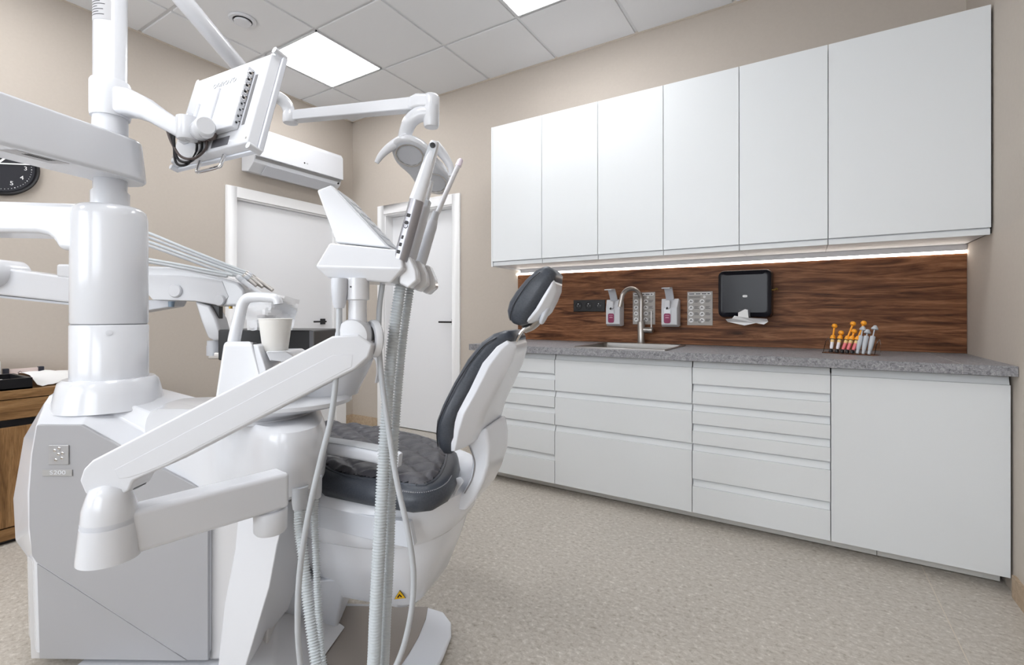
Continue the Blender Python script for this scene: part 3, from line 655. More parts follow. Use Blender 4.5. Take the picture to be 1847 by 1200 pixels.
# emblem plates
em = G().prism(PP([(89, 803), (125, 803), (125, 838), (89, 838)], 1.4168), FW * -.003).obj('emblem_plate', mat('emblem_silver', s(176, 176, 178), .3, metal=.3), unit, bevel=.001, seg=1)
for x, y in ((99, 813), (107, 809), (113, 818), (106, 820), (112, 827), (101, 830)):
    G().lathe([(0, .0), (.0042, 0), (.0042, .0012), (.003, .0018), (0, .0018)], P(x, y, 1.4136), -FW, n=14, cap=False).obj('emblem_dot', CHROME, em)
np_ = G().prism(PP([(77, 847), (131, 847), (131, 859), (77, 859)], 1.4168), FW * -.002).obj('name_plate', mat('name_plate_grey', s(164, 163, 162), .35), unit, bevel=.0008, seg=1)
text('model_text', 'S200', P(104, 853, 1.4143), RT, UP, .0165, WHITE2, np_, sx=1.5)
# foot of the column, column, gantry arm, pole
PC = V((199 - CXP) / FOC * 1.60, 1.60, 0)
G().lathe([(0, -.31), (.150, -.31), (.139, -.255), (.131, -.222), (.120, -.211), (0, -.211)], PC, n=48, cap=False).obj('column_foot', WHITE, unit, angle=40)
zc0, zc1, zt = -.225, -.035, .355
G().lathe([(0, zc0), (.1035, zc0), (.1035, zc1 - .004), (.100, zc1), (0, zc1)], PC, n=48, cap=False).obj('column_base', WHITE, unit, angle=50)
G().lathe([(.099, zc1 - .001), (.099, zc1 + .0035)], PC, n=48).obj('column_gap', mat('joint_grey', s(120, 122, 126), .5), unit)
G().lathe([(0, .0), (.008, 0), (.009, .002), (0, .003)], PC + UP * (-.06) + (RT * .62 - FW * .78).normalized() * .1025, (RT * .62 - FW * .78), n=16, cap=False).obj('cap_plug', WHITE2, unit)
col = G().lathe([(0, zc1 + .003), (.100, zc1 + .003), (.1025, zc1 + .008), (.1015, zt - .035), (.097, zt - .012), (.085, zt), (0, zt)], PC, n=48, cap=False).obj('column', WHITE, unit, angle=50)
# gantry arm leaving to the left with a hollow fillet under it
ad = (-RT * 1.0 - FW * .10).normalized()
def garm(a, z): return PC + ad * a + UP * z
prof = [garm(.0, zt - .001), garm(1.2, zt + .008), garm(1.2, .262), garm(.16, .257), garm(.130, .250), garm(.112, .236), garm(.098, .205), garm(.0, .2)]
G().prism([p - FW * .075 for p in prof], FW * .15).obj('gantry_arm', WHITE, unit, bevel=.028, seg=5)
G().lathe([(0, zt - .01), (.052, zt - .005), (.052, zt + .05), (.0455, zt + .058), (.0455, 1.28), (.04, 1.30), (0, 1.30)], PC, n=40, cap=False).obj('pole', WHITE, unit, angle=50)
G().lathe([(0, .588), (.048, .588), (.048, .64), (.0462, .66), (0, .66)], PC, n=40, cap=False).obj('pole_collar', WHITE2, unit, angle=50)
# type labels wrapped on the pole
def wrap(name, z0, z1, a0, a1, m, par, r=.0461):
    n = 10; A = lambda t: a0 + (a1 - a0) * t
    vs = [PC + (RT * math.sin(A(k / n)) - FW * math.cos(A(k / n))) * r + UP * z for z in (z0, z1) for k in range(n + 1)]
    return G().add(vs, [(k, k + 1, n + 2 + k, n + 1 + k) for k in range(n)]).obj(name, m, par)
l1 = wrap('type_label', .962, 1.03, -.9, .75, LABELG, unit)
for k in range(6): wrap('print_line', 1.018 - .0085 * k, 1.0205 - .0085 * k, -.75, (.1, .4, -.1, .3, .0, .35)[k], INK, l1, .0463)
l2 = wrap('barcode_label', 1.035, 1.10, -.85, .55, LABELG, unit)
for k in range(14): wrap('bar', 1.042, 1.075, -.75 + .085 * k, -.75 + .085 * k + (.02, .045, .03)[k % 3], INK, l2, .0463)
# upper arm, coming towards the camera at the left edge
def plan(lst, z): return [V(u, d, z) for u, d in lst]
cx_, cd_ = -1.336, 1.61
arc = [(cx_ + .082 * math.cos(a), cd_ + .085 * math.sin(a)) for a in [math.radians(k) for k in range(200, -31, -20)]]
out = arc + [(-1.268, 1.53), (-1.345, 1.255), (-1.50, .70), (-1.66, .74), (-1.50, 1.27), (-1.424, 1.55)]
def taper(lst, z, k): return [V(cx_ + (u - cx_) * k if d > 1.5 else u, d if d < 1.5 else cd_ + (d - cd_) * k, z) for u, d in lst]
ua = G().loft([plan(out, .447), plan(out, .462), taper(out, .588, .86)]).obj('upper_arm', WHITE, unit, bevel=.010, seg=3)
ul = G().prism(plan([(-1.315, 1.42), (-1.35, 1.30), (-1.40, 1.30), (-1.365, 1.42)], .4468), UP * -.0008).obj('arm_label', LABELG, unit, smooth=False)
ul2 = G().prism(plan([(-1.36, 1.27), (-1.40, 1.13), (-1.45, 1.13), (-1.41, 1.27)], .4468), UP * -.0008).obj('arm_label', LABELG, unit, smooth=False)
for k in range(3): G().prism(plan([(-1.327 - .008 * k, 1.39), (-1.345 - .008 * k, 1.33), (-1.349 - .008 * k, 1.33), (-1.331 - .008 * k, 1.39)], .4459), UP * -.0005).obj('print_line', INK, ul, smooth=False)

# water platform with the spittoon
zp0, zp1 = -.412, -.285
def disc(c, rx, ry, z, n=40, rot=0, p=2.6):
    out = []
    for k in range(n):
        a = 2 * math.pi * k / n; ca, sa = math.cos(a), math.sin(a)
        e_ = lambda v: math.copysign(abs(v) ** (2 / p), v)
        out.append(V(c[0] + rx * e_(ca), c[1] + ry * e_(sa), z))
    return out
pc = (-.745, 1.345)
fpt = [(262, 832, 1.44), (330, 866, 1.432), (385, 893, 1.40), (432, 904, 1.275), (475, 905, 1.19), (520, 897, 1.168), (560, 881, 1.205), (583, 862, 1.27), (588, 835, 1.40), (572, 800, 1.56)]
low, _ = smooth_path([P(x, y, d) for x, y, d in fpt] + [V(-.78, 1.66, -.42), V(-1.15, 1.66, -.42), P(262, 832, 1.44)], 61)
low = low[:-1]
cc0 = V(-.78, 1.40, 0)
def lvl(k, dz=None, z_=None):
    out = []
    for p in low:
        w_ = p + (cc0 - p) * (1 - k); out.append(Vector((w_.x, w_.y, (p.z + dz) if z_ is None else z_ + EYE)))
    return out
G().loft([lvl(.90, -.022), lvl(.985, -.004), lvl(1.0, .022), lvl(1.0, .028), lvl(1.008, .032), lvl(1.0, 0, -.335), lvl(.985, 0, -.315), lvl(.95, 0, -.295), lvl(.86, 0, -.285)]).obj('platform', WHITE, unit, angle=38)
fl = [P(490, 778, 1.08), P(576, 790, 1.17)]
# spittoon swivel base: round foot growing into a flange that reaches to the right
bc, fc_ = (-.745, 1.37), (-.645, 1.37)
G().loft([disc(bc, .165, .16, zp1 - .004, p=2), disc(bc, .165, .16, zp1 + .004, p=2), disc((-.725, 1.37), .17, .162, zp1 + .014, p=2), disc((-.67, 1.37), .178, .166, zp1 + .026, p=2), disc(fc_, .178, .168, zp1 + .034, p=2), disc(fc_, .178, .168, zp1 + .044, p=2), disc(fc_, .165, .155, zp1 + .052, p=2)]).obj('spittoon_base', WHITE, unit, angle=40)
# bowl: a flared white shell with a drooping lip
cb = (-.552, 1.43)
zb = zp1 + .046
prof_b = [(.088, 0), (.094, .018), (.108, .045), (.124, .078), (.136, .108), (.133, .112), (.119, .085), (.10, .055), (.06, .03), (.01, .018)]
G().loft([disc(cb, r, r * .95, zb + h, p=2) for r, h in prof_b]).obj('spittoon_bowl', WHITE, unit, angle=60)
lipp = [V(-.435, 1.42, -.128), V(-.413, 1.42, -.124), V(-.399, 1.42, -.136), V(-.396, 1.42, -.17), V(-.402, 1.42, -.203)]
G().tube(lipp, lambda t: .022 - .008 * t, n=16, samples=24, flat=.3, upv=FW).obj('bowl_lip', WHITE, unit)
# tower with the cup filler
G().loft([PP([(384, 745), (482, 760), (492, 716), (470, 655), (402, 622), (390, 712)], 1.18)[:0] or [P(386, 735, 1.19), P(485, 735, 1.19), P(505, 735, 1.34), P(400, 735, 1.34)],
          [P(403, 622, 1.21), P(455, 622, 1.21), P(462, 622, 1.32), P(407, 622, 1.32)], [P(407, 616, 1.22), P(452, 616, 1.22), P(457, 617, 1.31), P(410, 617, 1.31)]]).obj('filler_tower', WHITE, unit, bevel=.006)
G().prism([P(455, 621, 1.215), P(466, 624, 1.215), P(478, 664, 1.2), P(492, 735, 1.19), P(470, 735, 1.19)], FW * .09).obj('tower_side', WHITE, unit, bevel=.004)
G().prism([P(452, 619, 1.25), P(456, 619, 1.25), P(459, 628, 1.25), P(458, 631, 1.25), P(454, 629, 1.25)], FW * .02).obj('cup_sensor', BLACK, unit, bevel=.001)
G().tube([P(421, 622, 1.262), P(425, 600, 1.262), P(432, 570, 1.262), P(438, 548, 1.262), P(447, 538, 1.262), P(465, 536, 1.262), P(485, 537, 1.262), P(497, 539, 1.262), P(501, 544, 1.262), P(502, 549, 1.262)], lambda t: .0155 - .0035 * t, n=18, samples=50).obj('cup_filler', WHITE, unit)
G().prism([P(478, 634, 1.215), P(516, 634, 1.215), P(528, 640, 1.24), P(531, 651, 1.24), P(508, 652, 1.22), P(486, 652, 1.215)], FW * .10).obj('cup_stand', WHITE, unit, bevel=.004)
# paper cup
cpb = P(497, 633, 1.262)
t = thing('paper_cup', cpb, 'white paper cup standing under the cup filler', 'cup')
G().lathe([(0, .001), (.029, 0), (.0305, .002), (.0405, .083), (.0395, .084), (.03, .006), (0, .004)], cpb + UP * .0005, n=40, cap=False).obj('cup_wall', CUPM, t, angle=50)
rim = [cpb + UP * .0840 + RT * (.0403 * math.cos(2 * math.pi * k / 40)) + FW * (.0403 * math.sin(2 * math.pi * k / 40)) for k in range(41)]
G().tube(rim, .0015, n=8, smooth=False).obj('rolled_rim', CUPM, t)

# arm bracket and hose sockets under the platform
P0 = V((488 - CXP) / FOC * 1.075, 1.075, 0)
G().lathe([(0, -.490), (.030, -.490), (.0345, -.484), (.0352, -.442), (.032, -.439), (0, -.439)], P0, n=32, cap=False).obj('arm_socket', WHITE2, unit, angle=50)
HS = [(P(541, 899, 1.19), .0165), (P(570, 880, 1.23), .0125), (P(556, 893, 1.23), .013)]
for p_, r in HS:
    G().lathe([(0, -.025), (r, -.025), (r * 1.12, -.01), (r * 1.2, .03), (0, .03)], p_, n=20, cap=False).obj('hose_socket', LGREY if r != .013 else WHITE2, unit)
# faceted apron down to the floor beside the chair
ap = [[P(432, 900, 1.28), P(520, 905, 1.22), P(545, 890, 1.45), P(450, 890, 1.50)],
      [P(424, 992, 1.26), P(500, 985, 1.17), P(548, 1020, 1.42), P(440, 1000, 1.5)],
      [P(405, 1090, 1.25), P(486, 1060, 1.18), P(520, 1100, 1.40), P(420, 1080, 1.5)],
      [P(392, 1215, 1.24), P(440, 1215, 1.20), P(476, 1150, 1.40), P(420, 1140, 1.5)]]
G().loft(ap).obj('apron', WHITE2, unit, bevel=.006)
G().loft([[P(455, 1120, 1.40), P(500, 1110, 1.45), P(560, 1090, 1.62), P(470, 1080, 1.62)], [V(-.75, 1.15, -1.045), V(-.60, 1.18, -1.045), V(-.55, 1.60, -1.045), V(-.80, 1.62, -1.045)]]).obj('foot_cover', WHITE, unit, bevel=.01)
G().prism([V(u, d, -1.07) for u, d in ((-1.30, 1.36), (-.40, 1.05), (-.40, 1.72), (-1.30, 1.78))], UP * .022).obj('floor_plate', WHITE2, unit, bevel=.004)
G().prism(PP([(444, 901), (448, 901), (448, 930), (444, 930)], 1.365), FW * .01).obj('slot', INK, unit, smooth=False)

# ------------------------------------------------------------------ assistant console on its double arm
con = thing('assistant_console', P0 + UP * -.449, 'white assistant console on a jointed double arm in front of the unit', 'console')
P1 = V((198 - CXP) / FOC * .86, .86, 0)
za = -.45 + .025
def up_(p, z): return Vector((p.x, p.y, z + EYE))
def arm_between(p, q, hw, z0, z1, name, m, bev, ext=0.0):
    d_ = (q - p); d_.z = 0; d_.normalize(); n_ = Vector((-d_.y, d_.x, 0)) * hw
    g = G().prism([up_(p - n_ - d_ * ext, z0), up_(q - n_ + d_ * ext, z0), up_(q + n_ + d_ * ext, z0), up_(p + n_ - d_ * ext, z0)], UP * (z1 - z0))
    return g.obj(name, m, con, bevel=bev, seg=4)
arm_between(P1, P0, .030, -.4365, -.357, 'lower_arm', WHITE, .010, .030)
G().lathe([(0, -.4385), (.027, -.4385), (.028, -.43), (.028, -.39), (0, -.39)], P0, n=30, cap=False).obj('lower_arm_pivot', OFFW, con)
G().lathe([(0, -.441), (.036, -.441), (.0475, -.437), (.047, -.428), (.0423, -.376), (0, -.376)], P1, n=40, cap=False).obj('elbow_housing', WHITE, con, angle=50)
G().lathe([(.0, -.376), (.0418, -.376), (.0413, -.367), (0, -.367)], P1, n=40, cap=False).obj('elbow_ring', OFFW, con)
G().lathe([(0, -.367), (.0413, -.367), (.0395, -.345), (.0335, -.324), (.029, -.312), (0, -.298)], P1, n=40, cap=False).obj('elbow_dome', WHITE, con, angle=60)
# upper arm: a flattened beam rising to the right, parallel to the picture
D2_ = .95
def bmd(x): return .868 + (.945 - .868) * (x - 150) / 500
def BP(lst, o): return [P(x, y, bmd(x) + o) for x, y in lst]
beam = [(142, 868), (149, 847), (165, 831), (598, 607), (646, 603), (672, 622), (664, 645), (640, 666), (304, 840), (262, 858), (240, 868), (232, 886), (208, 901), (176, 903), (152, 891)]
G().prism(BP(beam, -.027), FW * .054).obj('upper_beam', WHITE2, con, bevel=.0045, seg=3)
G().prism(BP([(206, 848), (600, 641), (636, 640), (634, 662), (304, 834), (262, 852), (232, 862), (214, 864)], -.0278), FW * .002).obj('beam_cover', WHITE2, con, bevel=.0008, seg=2)
G().prism(BP([(236, 876), (244, 868), (246, 874), (240, 884)], -.015), FW * .03).obj('knuckle_gap', BLACK, con, smooth=False)
# ball joint under the console
JB = P(641, 622, D2_)
G().lathe([(0, -.029), (.024, -.029), (.031, -.026), (.034, -.014), (.034, .014), (.031, .026), (.024, .029), (0, .029)], P(641, 606, D2_), FW, n=40, cap=False).obj('ball_joint', WHITE2, con, angle=50)
G().lathe([(.026, .024), (.036, .024), (.0385, .028), (.0385, .036), (.031, .041), (0, .041)], P(646, 612, D2_), (RT * .80 + FW * .60), n=32, cap=False).obj('joint_cap', WHITE, con)
G().lathe([(0, -.045), (.0185, -.045), (.0175, .02), (.0178, .026), (.0225, .028), (.0225, .07), (0, .07)], P(645, 566, D2_), UP, n=32, cap=False).obj('console_neck', WHITE, con, angle=50)
G().prism([P(631, 516, .928), P(640, 516, .928), P(640, 519, .928), P(631, 519, .928)], FW * .002).obj('lock_mark', mat('mark_dark', s(60, 60, 64), .5), con, smooth=False)
# console tray: a tapered slab, front edge towards the camera
cd0, cd1 = .93, 1.10
rA = [P(590, 501, cd0 + .012), P(704, 511, cd0 + .012), V(-.215, cd1, .062), V(-.36, cd1, .069)]
rB = [P(568, 481, cd0), P(727, 485, cd0), V(-.19, cd1 + .01, .088), V(-.385, cd1 + .01, .092)]
rC = [P(594, 438, cd0 + .014), P(723, 451, cd0 + .014), V(-.21, cd1, .125), V(-.365, cd1, .141)]
G().loft([rA, rB, rC]).obj('console_body', WHITE, con, bevel=.004)
# slanted keypad
wd = [P(571, 343, .97), P(597, 333, .97), P(704, 448, .955), P(606, 438, .955)]
G().prism(wd, FW * .115).obj('keypad_wedge', WHITE, con, bevel=.004)
kp0, kp1 = P(607, 345, .985), P(699, 444, .97); kd = (kp1 - kp0).normalized(); kn = kd.cross(FW).normalized()
if kn.z < 0: kn = -kn
kp = G().prism([kp0 + kn * .0005, kp1 + kn * .0005, kp1 + FW * .085 + kn * .0005, kp0 + FW * .085 + kn * .0005], kn * .004).obj('keypad', LGREY, con, bevel=.0015)
for i in range(4):
    for j in range(2):
        c = kp0 + kd * (.025 + .032 * i) + FW * (.022 + .04 * j) + kn * .005
        G().obox(c, kd * .011, FW * .014, kn * .0012).obj('key', WHITE2, kp, bevel=.0008, seg=1)
# holders on the right end
for k in range(3):
    d0 = cd0 + .02 + .052 * k; x_ = 0
    c = V((735 - CXP) / FOC * (cd0 + .015) + .004 + .010 * k, d0, .085 - .004 * k)
    hd = [c + RT * a + UP * z for a, z in ((-.022, .034), (.0, .03), (.012, .002), (.014, -.018), (-.004, -.034), (-.022, -.024))]
    G().prism(hd, FW * .044).obj('holder', WHITE, con, bevel=.004)
# hose and handpiece things
def hang(name, label, cat, loc): return thing(name, loc, label, cat)
def axis_frame(a, b): return (b - a).normalized(), (b - a).length
# 1 silver curing light
a, b = P(722, 470, .95), P(752, 362, .955)
t = hang('curing_light', 'silver and white handpiece with grey cable, nearest in the console', 'handpiece', a)
ax, ln = axis_frame(a, b)
sb = G().lathe([(0, 0), (.0135, 0), (.0142, .004), (.0148, ln), (0, ln)], a, ax, n=32, cap=False).obj('grip', SILVER, t, angle=50)
tipc = P(782, 266, .968)
hw_ = .0148
u_ = ax.cross(FW).normalized()
q0 = b; q1 = P(768, 312, .96); q2 = tipc
def sect(c, dirn, w_, h_): 
    n_ = dirn.cross(FW).normalized(); return rrect(c, n_, FW, w_, h_, min(w_, h_) * .8, 5)
dr_ = (q2 - q0).normalized()
G().loft([sect(q0 - ax * .001, ax, .0150, .0150), sect(q1, dr_, .0125, .0125), sect(q2, dr_, .0105, .0105), sect(q2 + dr_ * .012, dr_, .008, .009)]).obj('head', WHITE, t, bevel=.001)
G().prism(rrect(q2 - FW * .0112 - dr_ * .03, dr_.cross(FW), dr_, .0085, .036, .006), FW * .001).obj('key_plate', LGREY, t)
G().lathe([(0, 0), (.0055, 0), (.0055, .002), (.0035, .0022), (0, .0022)], q2 - FW * .0115, -FW, n=20, cap=False).obj('sensor', BLACK, t)
text('marking', 'CE', a.lerp(b, .56) - FW * .0151 + u_ * .004, ax, u_, .012, INK, sb)
for k, bw in enumerate((.010, .008, .006, 0, .009, .012)):
    if not bw: continue
    c = a.lerp(b, .12 + .12 * k) - FW * .0144 + u_ * .0045
    G().obox(c, ax * .0035, u_ * (bw * .32), FW * .0004).obj('print_mark', INK, sb, smooth=False)
cab = [P(690, 512, .98), P(684, 560, .98), P(684, 620, .97), P(689, 690, .96), P(703, 790, .95), P(716, 870, .94), P(736, 960, .93), P(746, 1040, .93), P(739, 1120, .93), P(715, 1200, .93), P(660, 1290, .93), P(600, 1310, .92), P(556, 1270, .92), P(540, 1180, .92), P(537, 1100, .92), P(542, 1020, .92), P(556, 930, .92), P(576, 840, .92), P(596, 760, .92), P(605, 690, .92), P(611, 600, .925), P(612, 556, .93)]
G().tube(cab, .0056, n=12, samples=150).obj('cable', CABLE, t)
cpl = P(612, 556, .93)
G().lathe([(0, -.0), (.009, 0), (.0125, .01), (.0150, .03), (.0152, .052), (.0145, .058), (0, .058)], cpl, UP, n=24, cap=False).obj('plug', OFFW, t, angle=50)
# 2 large suction
a, b = P(738, 462, 1.0), P(764, 372, 1.005)
t = hang('suction_handpiece', 'grey suction handpiece with thick corrugated hose, middle of the console', 'handpiece', a)
ax, ln = axis_frame(a, b)
G().lathe([(0, -.02), (.013, -.02), (.0165, 0), (.0165, ln * .72), (.0155, ln * .74), (.0155, ln * .97), (.013, ln), (0, ln)], a, ax, n=28, cap=False).obj('grip', OFFW, t, angle=45)
G().obox(a + ax * ln * 1.02, ax * .012, FW * .011, ax.cross(FW) * .012).obj('valve_slider', LGREY, t, bevel=.003)
G().tube([a + ax * ln * .95, P(772, 345, 1.01), P(776, 328, 1.015)], .0072, n=16).obj('suction_tip', WHITE, t)
h1 = [P(729, 512, 1.0), P(726, 530, 1.0), P(716, 600, 1.0), P(706, 700, .99), P(699, 800, .985), P(694, 900, .98), P(688, 1010, .975), P(683, 1110, .97), P(676, 1230, .97), P(650, 1330, .98), P(615, 1350, 1.0), P(590, 1290, 1.03), P(575, 1190, 1.07), P(561, 1090, 1.10), P(551, 1000, 1.13), P(545, 950, 1.16), HS[0][0] + UP * -.026]
G().hose([p - RT * .006 for p in h1[:-1]] + [h1[-1]], .0136, .0102, .0060, n=16).obj('corrugated_hose', HOSE, t, angle=80)
# 3 saliva ejector
a, b = P(760, 472, 1.05), P(782, 398, 1.055)
t = hang('saliva_ejector', 'thin white saliva ejector with slim corrugated hose, farthest right in the console', 'handpiece', a)
ax, ln = axis_frame(a, b)
G().lathe([(0, -.02), (.009, -.02), (.0115, 0), (.0115, ln * .85), (.0095, ln), (0, ln)], a, ax, n=24, cap=False).obj('grip', OFFW, t, angle=45)
G().lathe([(0, 0), (.0085, 0), (.0075, .02), (0, .02)], a + ax * ln, ax, n=18, cap=False).obj('tip_socket', LGREY, t)
e1, e2 = P(790, 382, 1.06), P(826, 300, 1.07)
G().tube([a + ax * (ln + .016), e1, P(808, 340, 1.065), e2], .0055, n=14).obj('tube', WHITE, t)
ax2, _ = axis_frame(P(808, 340, 1.065), e2)
G().lathe([(0, 0), (.0068, 0), (.0065, .014), (.004, .018), (0, .018)], e2, ax2, n=16, cap=False).obj('end_cap', mat('pale_pink_tip', s(236, 226, 240), .4), t)
h2 = [P(745, 512, 1.03), P(742, 530, 1.03), P(732, 600, 1.03), P(722, 700, 1.02), P(715, 800, 1.015), P(710, 900, 1.01), P(706, 1010, 1.005), P(701, 1110, 1.0), P(694, 1230, 1.0), P(670, 1350, 1.02), P(640, 1380, 1.05), P(610, 1310, 1.09), P(586, 1200, 1.14), P(577, 1100, 1.17), P(573, 1000, 1.2), P(570, 930, 1.22), HS[1][0] + UP * -.026]
G().hose([p - RT * .004 for p in h2[:-1]] + [h2[-1]], .0098, .0072, .0056, n=14).obj('corrugated_hose', HOSE, t, angle=80)

# ------------------------------------------------------------------ monitor on the pole
mon = thing('monitor', PC + UP * .62, 'white flat monitor seen from behind, held on the pole by a curved arm', 'monitor')
MR = P(466, 270, 1.53)                                     # lower corner nearest the camera
ma = (RT * -.43 + FW * .22).normalized()                  # along the width, away from the camera
mn = (RT * -.455 - FW * .89).normalized()                 # out of the back
tl = math.radians(15); mh = (UP * math.cos(tl) - mn * math.sin(tl)).normalized(); mb = ma.cross(mh)
if mb.dot(mn) < 0: mb = -mb
def M(a, h, o): return MR + ma * a + mh * h + mb * o
MW, MH = .47, .358
G().loft([[M(0, 0, -.018), M(MW, 0, -.018), M(MW, MH, -.018), M(0, MH, -.018)], [M(0, 0, .0), M(MW, 0, .0), M(MW, MH, 0), M(0, MH, 0)]]).obj('bezel', BLUISH, mon, bevel=.003)
G().loft([[M(.006, .006, -.0185), M(MW - .006, .006, -.0185), M(MW - .006, MH - .006, -.0185), M(.006, MH - .006, -.0185)], [M(.006, .006, -.0205), M(MW - .006, .006, -.0205), M(MW - .006, MH - .006, -.0205), M(.006, MH - .006, -.0205)]]).obj('screen', BLACKG, mon)
G().loft([[M(.006, .004, .0003), M(MW - .006, .004, .0003), M(MW - .006, MH - .004, .0003), M(.006, MH - .004, .0003)], [M(.02, .012, .03), M(MW - .02, .012, .03), M(MW - .02, MH - .012, .03), M(.02, MH - .012, .03)]]).obj('back_shell', WHITE, mon, bevel=.004)
bx0, bx1, bh0, bh1 = .085, .395, .07, .298
G().loft([[M(bx0, bh0, .030), M(bx1, bh0, .03), M(bx1, bh1, .03), M(bx0, bh1, .03)], [M(bx0, bh0, .053), M(bx1, bh0, .053), M(bx1, bh1, .053), M(bx0, bh1, .053)]]).obj('connector_box', WHITE, mon, bevel=.004)
for hh in (0, MH): G().tube([M(.01, hh, -.014), M(.01, hh, .03)], .011, n=16, smooth=False).obj('corner_bumper', WHITE2, mon)
for hh in (.0, MH): G().tube([M(MW - .01, hh, -.008), M(MW - .01, hh, .02)], .009, n=14, smooth=False).obj('corner_bumper', WHITE2, mon)
# sockets along the near side of the box
for k in range(9):
    h_ = .088 + .0235 * k; r = .0088 if k > 3 else .0065
    so = G().lathe([(0, .001), (r * .6, .001), (r, .003), (r, 0)], M(bx0, h_, .0425), -ma, n=16, cap=False).obj('port', CHROME if k > 3 else LGREY, mon)
    G().lathe([(0, .0018), (r * .45, .0018), (r * .45, .001)], M(bx0, h_, .0425), -ma, n=12, cap=False).obj('port_hole', BLACK, so)
g = G()
for k in range(9): g.lathe([(0, .0012), (.0022, .0012), (.0022, 0)], M(bx0, .097 + .0235 * k, .0345), -ma, n=8, cap=False)
o = g.obj('jack_dots', BLACK, mon); o['kind'] = 'stuff'
G().obox(M(bx0 - .018, .18, .0305), mh * .095, ma * .0065, mb * .0008).obj('vent_strip', mat('vent_grey', s(120, 120, 122), .5), mon, smooth=False)
for k in range(3): G().tube([M(.22 + .05 * k, .24 - .02 * k, .054), M(.22 + .05 * k, .11, .054)], .008, n=12).obj('cable_clip_ridge', WHITE, mon) if k != 1 else None
text('embossed_text', 'onnovo', M(.20, .262, .0535), -ma, mh, .042, LGREY, mon, ext=.0012)
for a_, h_ in ((bx1 - .012, bh1 - .012), (bx0 + .012, bh1 - .012), (MW - .03, .03), (.03, .03)): G().lathe([(0, .0005), (.004, .0005), (.0045, 0)], M(a_, h_, (.0535 if bx0 < a_ < bx1 else .0305)), mb, n=12, cap=False).obj('screw', STEEL, mon)
# chrome grip under the frame
hp = [M(.158, .0, .012), M(.158, -.030, .014), M(.168, -.044, .014), M(.280, -.046, .014), M(.292, -.032, .014), M(.294, .0, .012)]
G().tube(hp, .006, n=12, samples=40).obj('grip_handle', CHROME, mon)
# underside connectors, plate and cables
G().obox(M(.168, .038, .0305), ma * .045, mh * .016, mb * .0008).obj('type_plate', mat('plate_dark', s(96, 96, 102), .4), mon, smooth=False)
for k in range(4):
    c = M(.20 + .028 * k, bh0 - .010, .042)
    G().obox(c, ma * .011, mb * .007, mh * .012).obj('plug', mat('plug_grey', s(120, 110, 108), .5), mon, bevel=.002)
ae = P(338, 228, 1.565)                                     # end of the curved arm
for k in range(3):
    c = M(.20 + .028 * (k + 1), bh0 - .02, .042); e_ = P(302 + 6 * k, 236, 1.56)
    G().tube([c, c - UP * .03 + RT * -.004, P(350 - 6 * k, 296 + 5 * k - 10, 1.57), P(326 - 4 * k, 282 + 6 * k, 1.56), P(310 + 2 * k, 258, 1.56), e_], .0042, n=8, samples=40).obj('cable', BLACK if k else mat('brown_cable', s(80, 70, 68), .5), mon)
# swivel knuckle
G().lathe([(0, -.04), (.026, -.04), (.03, -.034), (.03, .03), (.026, .035), (0, .035)], P(366, 232, 1.535), (RT * .72 - FW * .69), n=32, cap=False).obj('knuckle', WHITE, mon, angle=50)
G().tube([P(372, 236, 1.52), M(.34, .12, .07), M(.32, .14, .06)], lambda t_: .024 - .004 * t_, n=18).obj('knuckle_link', WHITE, mon)
G().lathe([(0, -.045), (.028, -.045), (.032, -.04), (.032, .028), (0, .032)], ae + RT * .0, UP, n=32, cap=False).obj('pivot', WHITE, mon, angle=50)
# curved arm from the collar
zz = [(.0, .708, .09), (.06, .700, .086), (.12, .676, .076), (.18, .640, .066), (.235, .610, .062), (.27, .598, .06)]
st = PC + UP * 0; en = Vector((ae.x, ae.y, 0)); dd = Vector((en.x - PC.x, en.y - PC.y, 0)); L_ = dd.length; dd.normalize(); dn = Vector((-dd.y, dd.x, 0))
rings = []
for a_, z_, h_ in zz:
    a2 = .03 + (L_ - .03) * a_ / .27; hw = .034 - .012 * a_ / .27
    c = Vector((PC.x, PC.y, 0)) + dd * a2 + UP * (z_ + EYE)
    rings.append(rrect(c, dn, UP, hw, h_ / 2, .014, 4))
G().loft(rings).obj('curved_arm', WHITE2, mon, angle=50)
G().lathe([(.0465, .655), (.053, .655), (.055, .665), (.055, .770), (.052, .776), (.0465, .776)], PC, n=40, cap=False).obj('arm_collar', WHITE2, mon, angle=50)

# ------------------------------------------------------------------ operating lamp
lamp = thing('operating_lamp', PC + UP * 1.28, 'white operating lamp with two reflectors and curved handles on a long arm', 'lamp')
LD = 2.2
G().lathe([(0, 1.30), (.05, 1.30), (.05, 1.38), (0, 1.38)], PC, n=32, cap=False).obj('pole_hub', WHITE, lamp)
G().tube([PC + UP * 1.345, P(330, 0, 1.72), P(445, 135, 2.0), P(487, 172, 2.14)], lambda t_: .033 - .003 * t_, n=28, samples=60).obj('upper_tube', WHITE, lamp, angle=60)
G().tube([P(487, 172, 2.14), P(505, 178, 2.17), P(517, 190, 2.19), P(522, 205, 2.2), P(522, 214, 2.2)], lambda t_: .028 - .002 * t_, n=24, samples=30).obj('elbow', WHITE, lamp, angle=60)
G().lathe([(0, -.04), (.030, -.038), (.034, -.03), (.034, .0), (.027, .02), (0, .02)], P(524, 208, LD), UP, n=28, cap=False).obj('elbow_pivot', WHITE, lamp, angle=50)
ba = [P(528, 202, LD), P(745, 178, LD - .08), P(745, 201, LD - .08), P(528, 220, LD)]
G().prism([p - FW * .025 for p in ba], FW * .05).obj('spring_arm', WHITE, lamp, bevel=.006)
G().prism([p - FW * .024 for p in (P(530, 213, LD), P(742, 194, LD - .08), P(742, 199, LD - .08), P(530, 218, LD))], FW * .048).obj('arm_underside', OFFW, lamp, smooth=False)
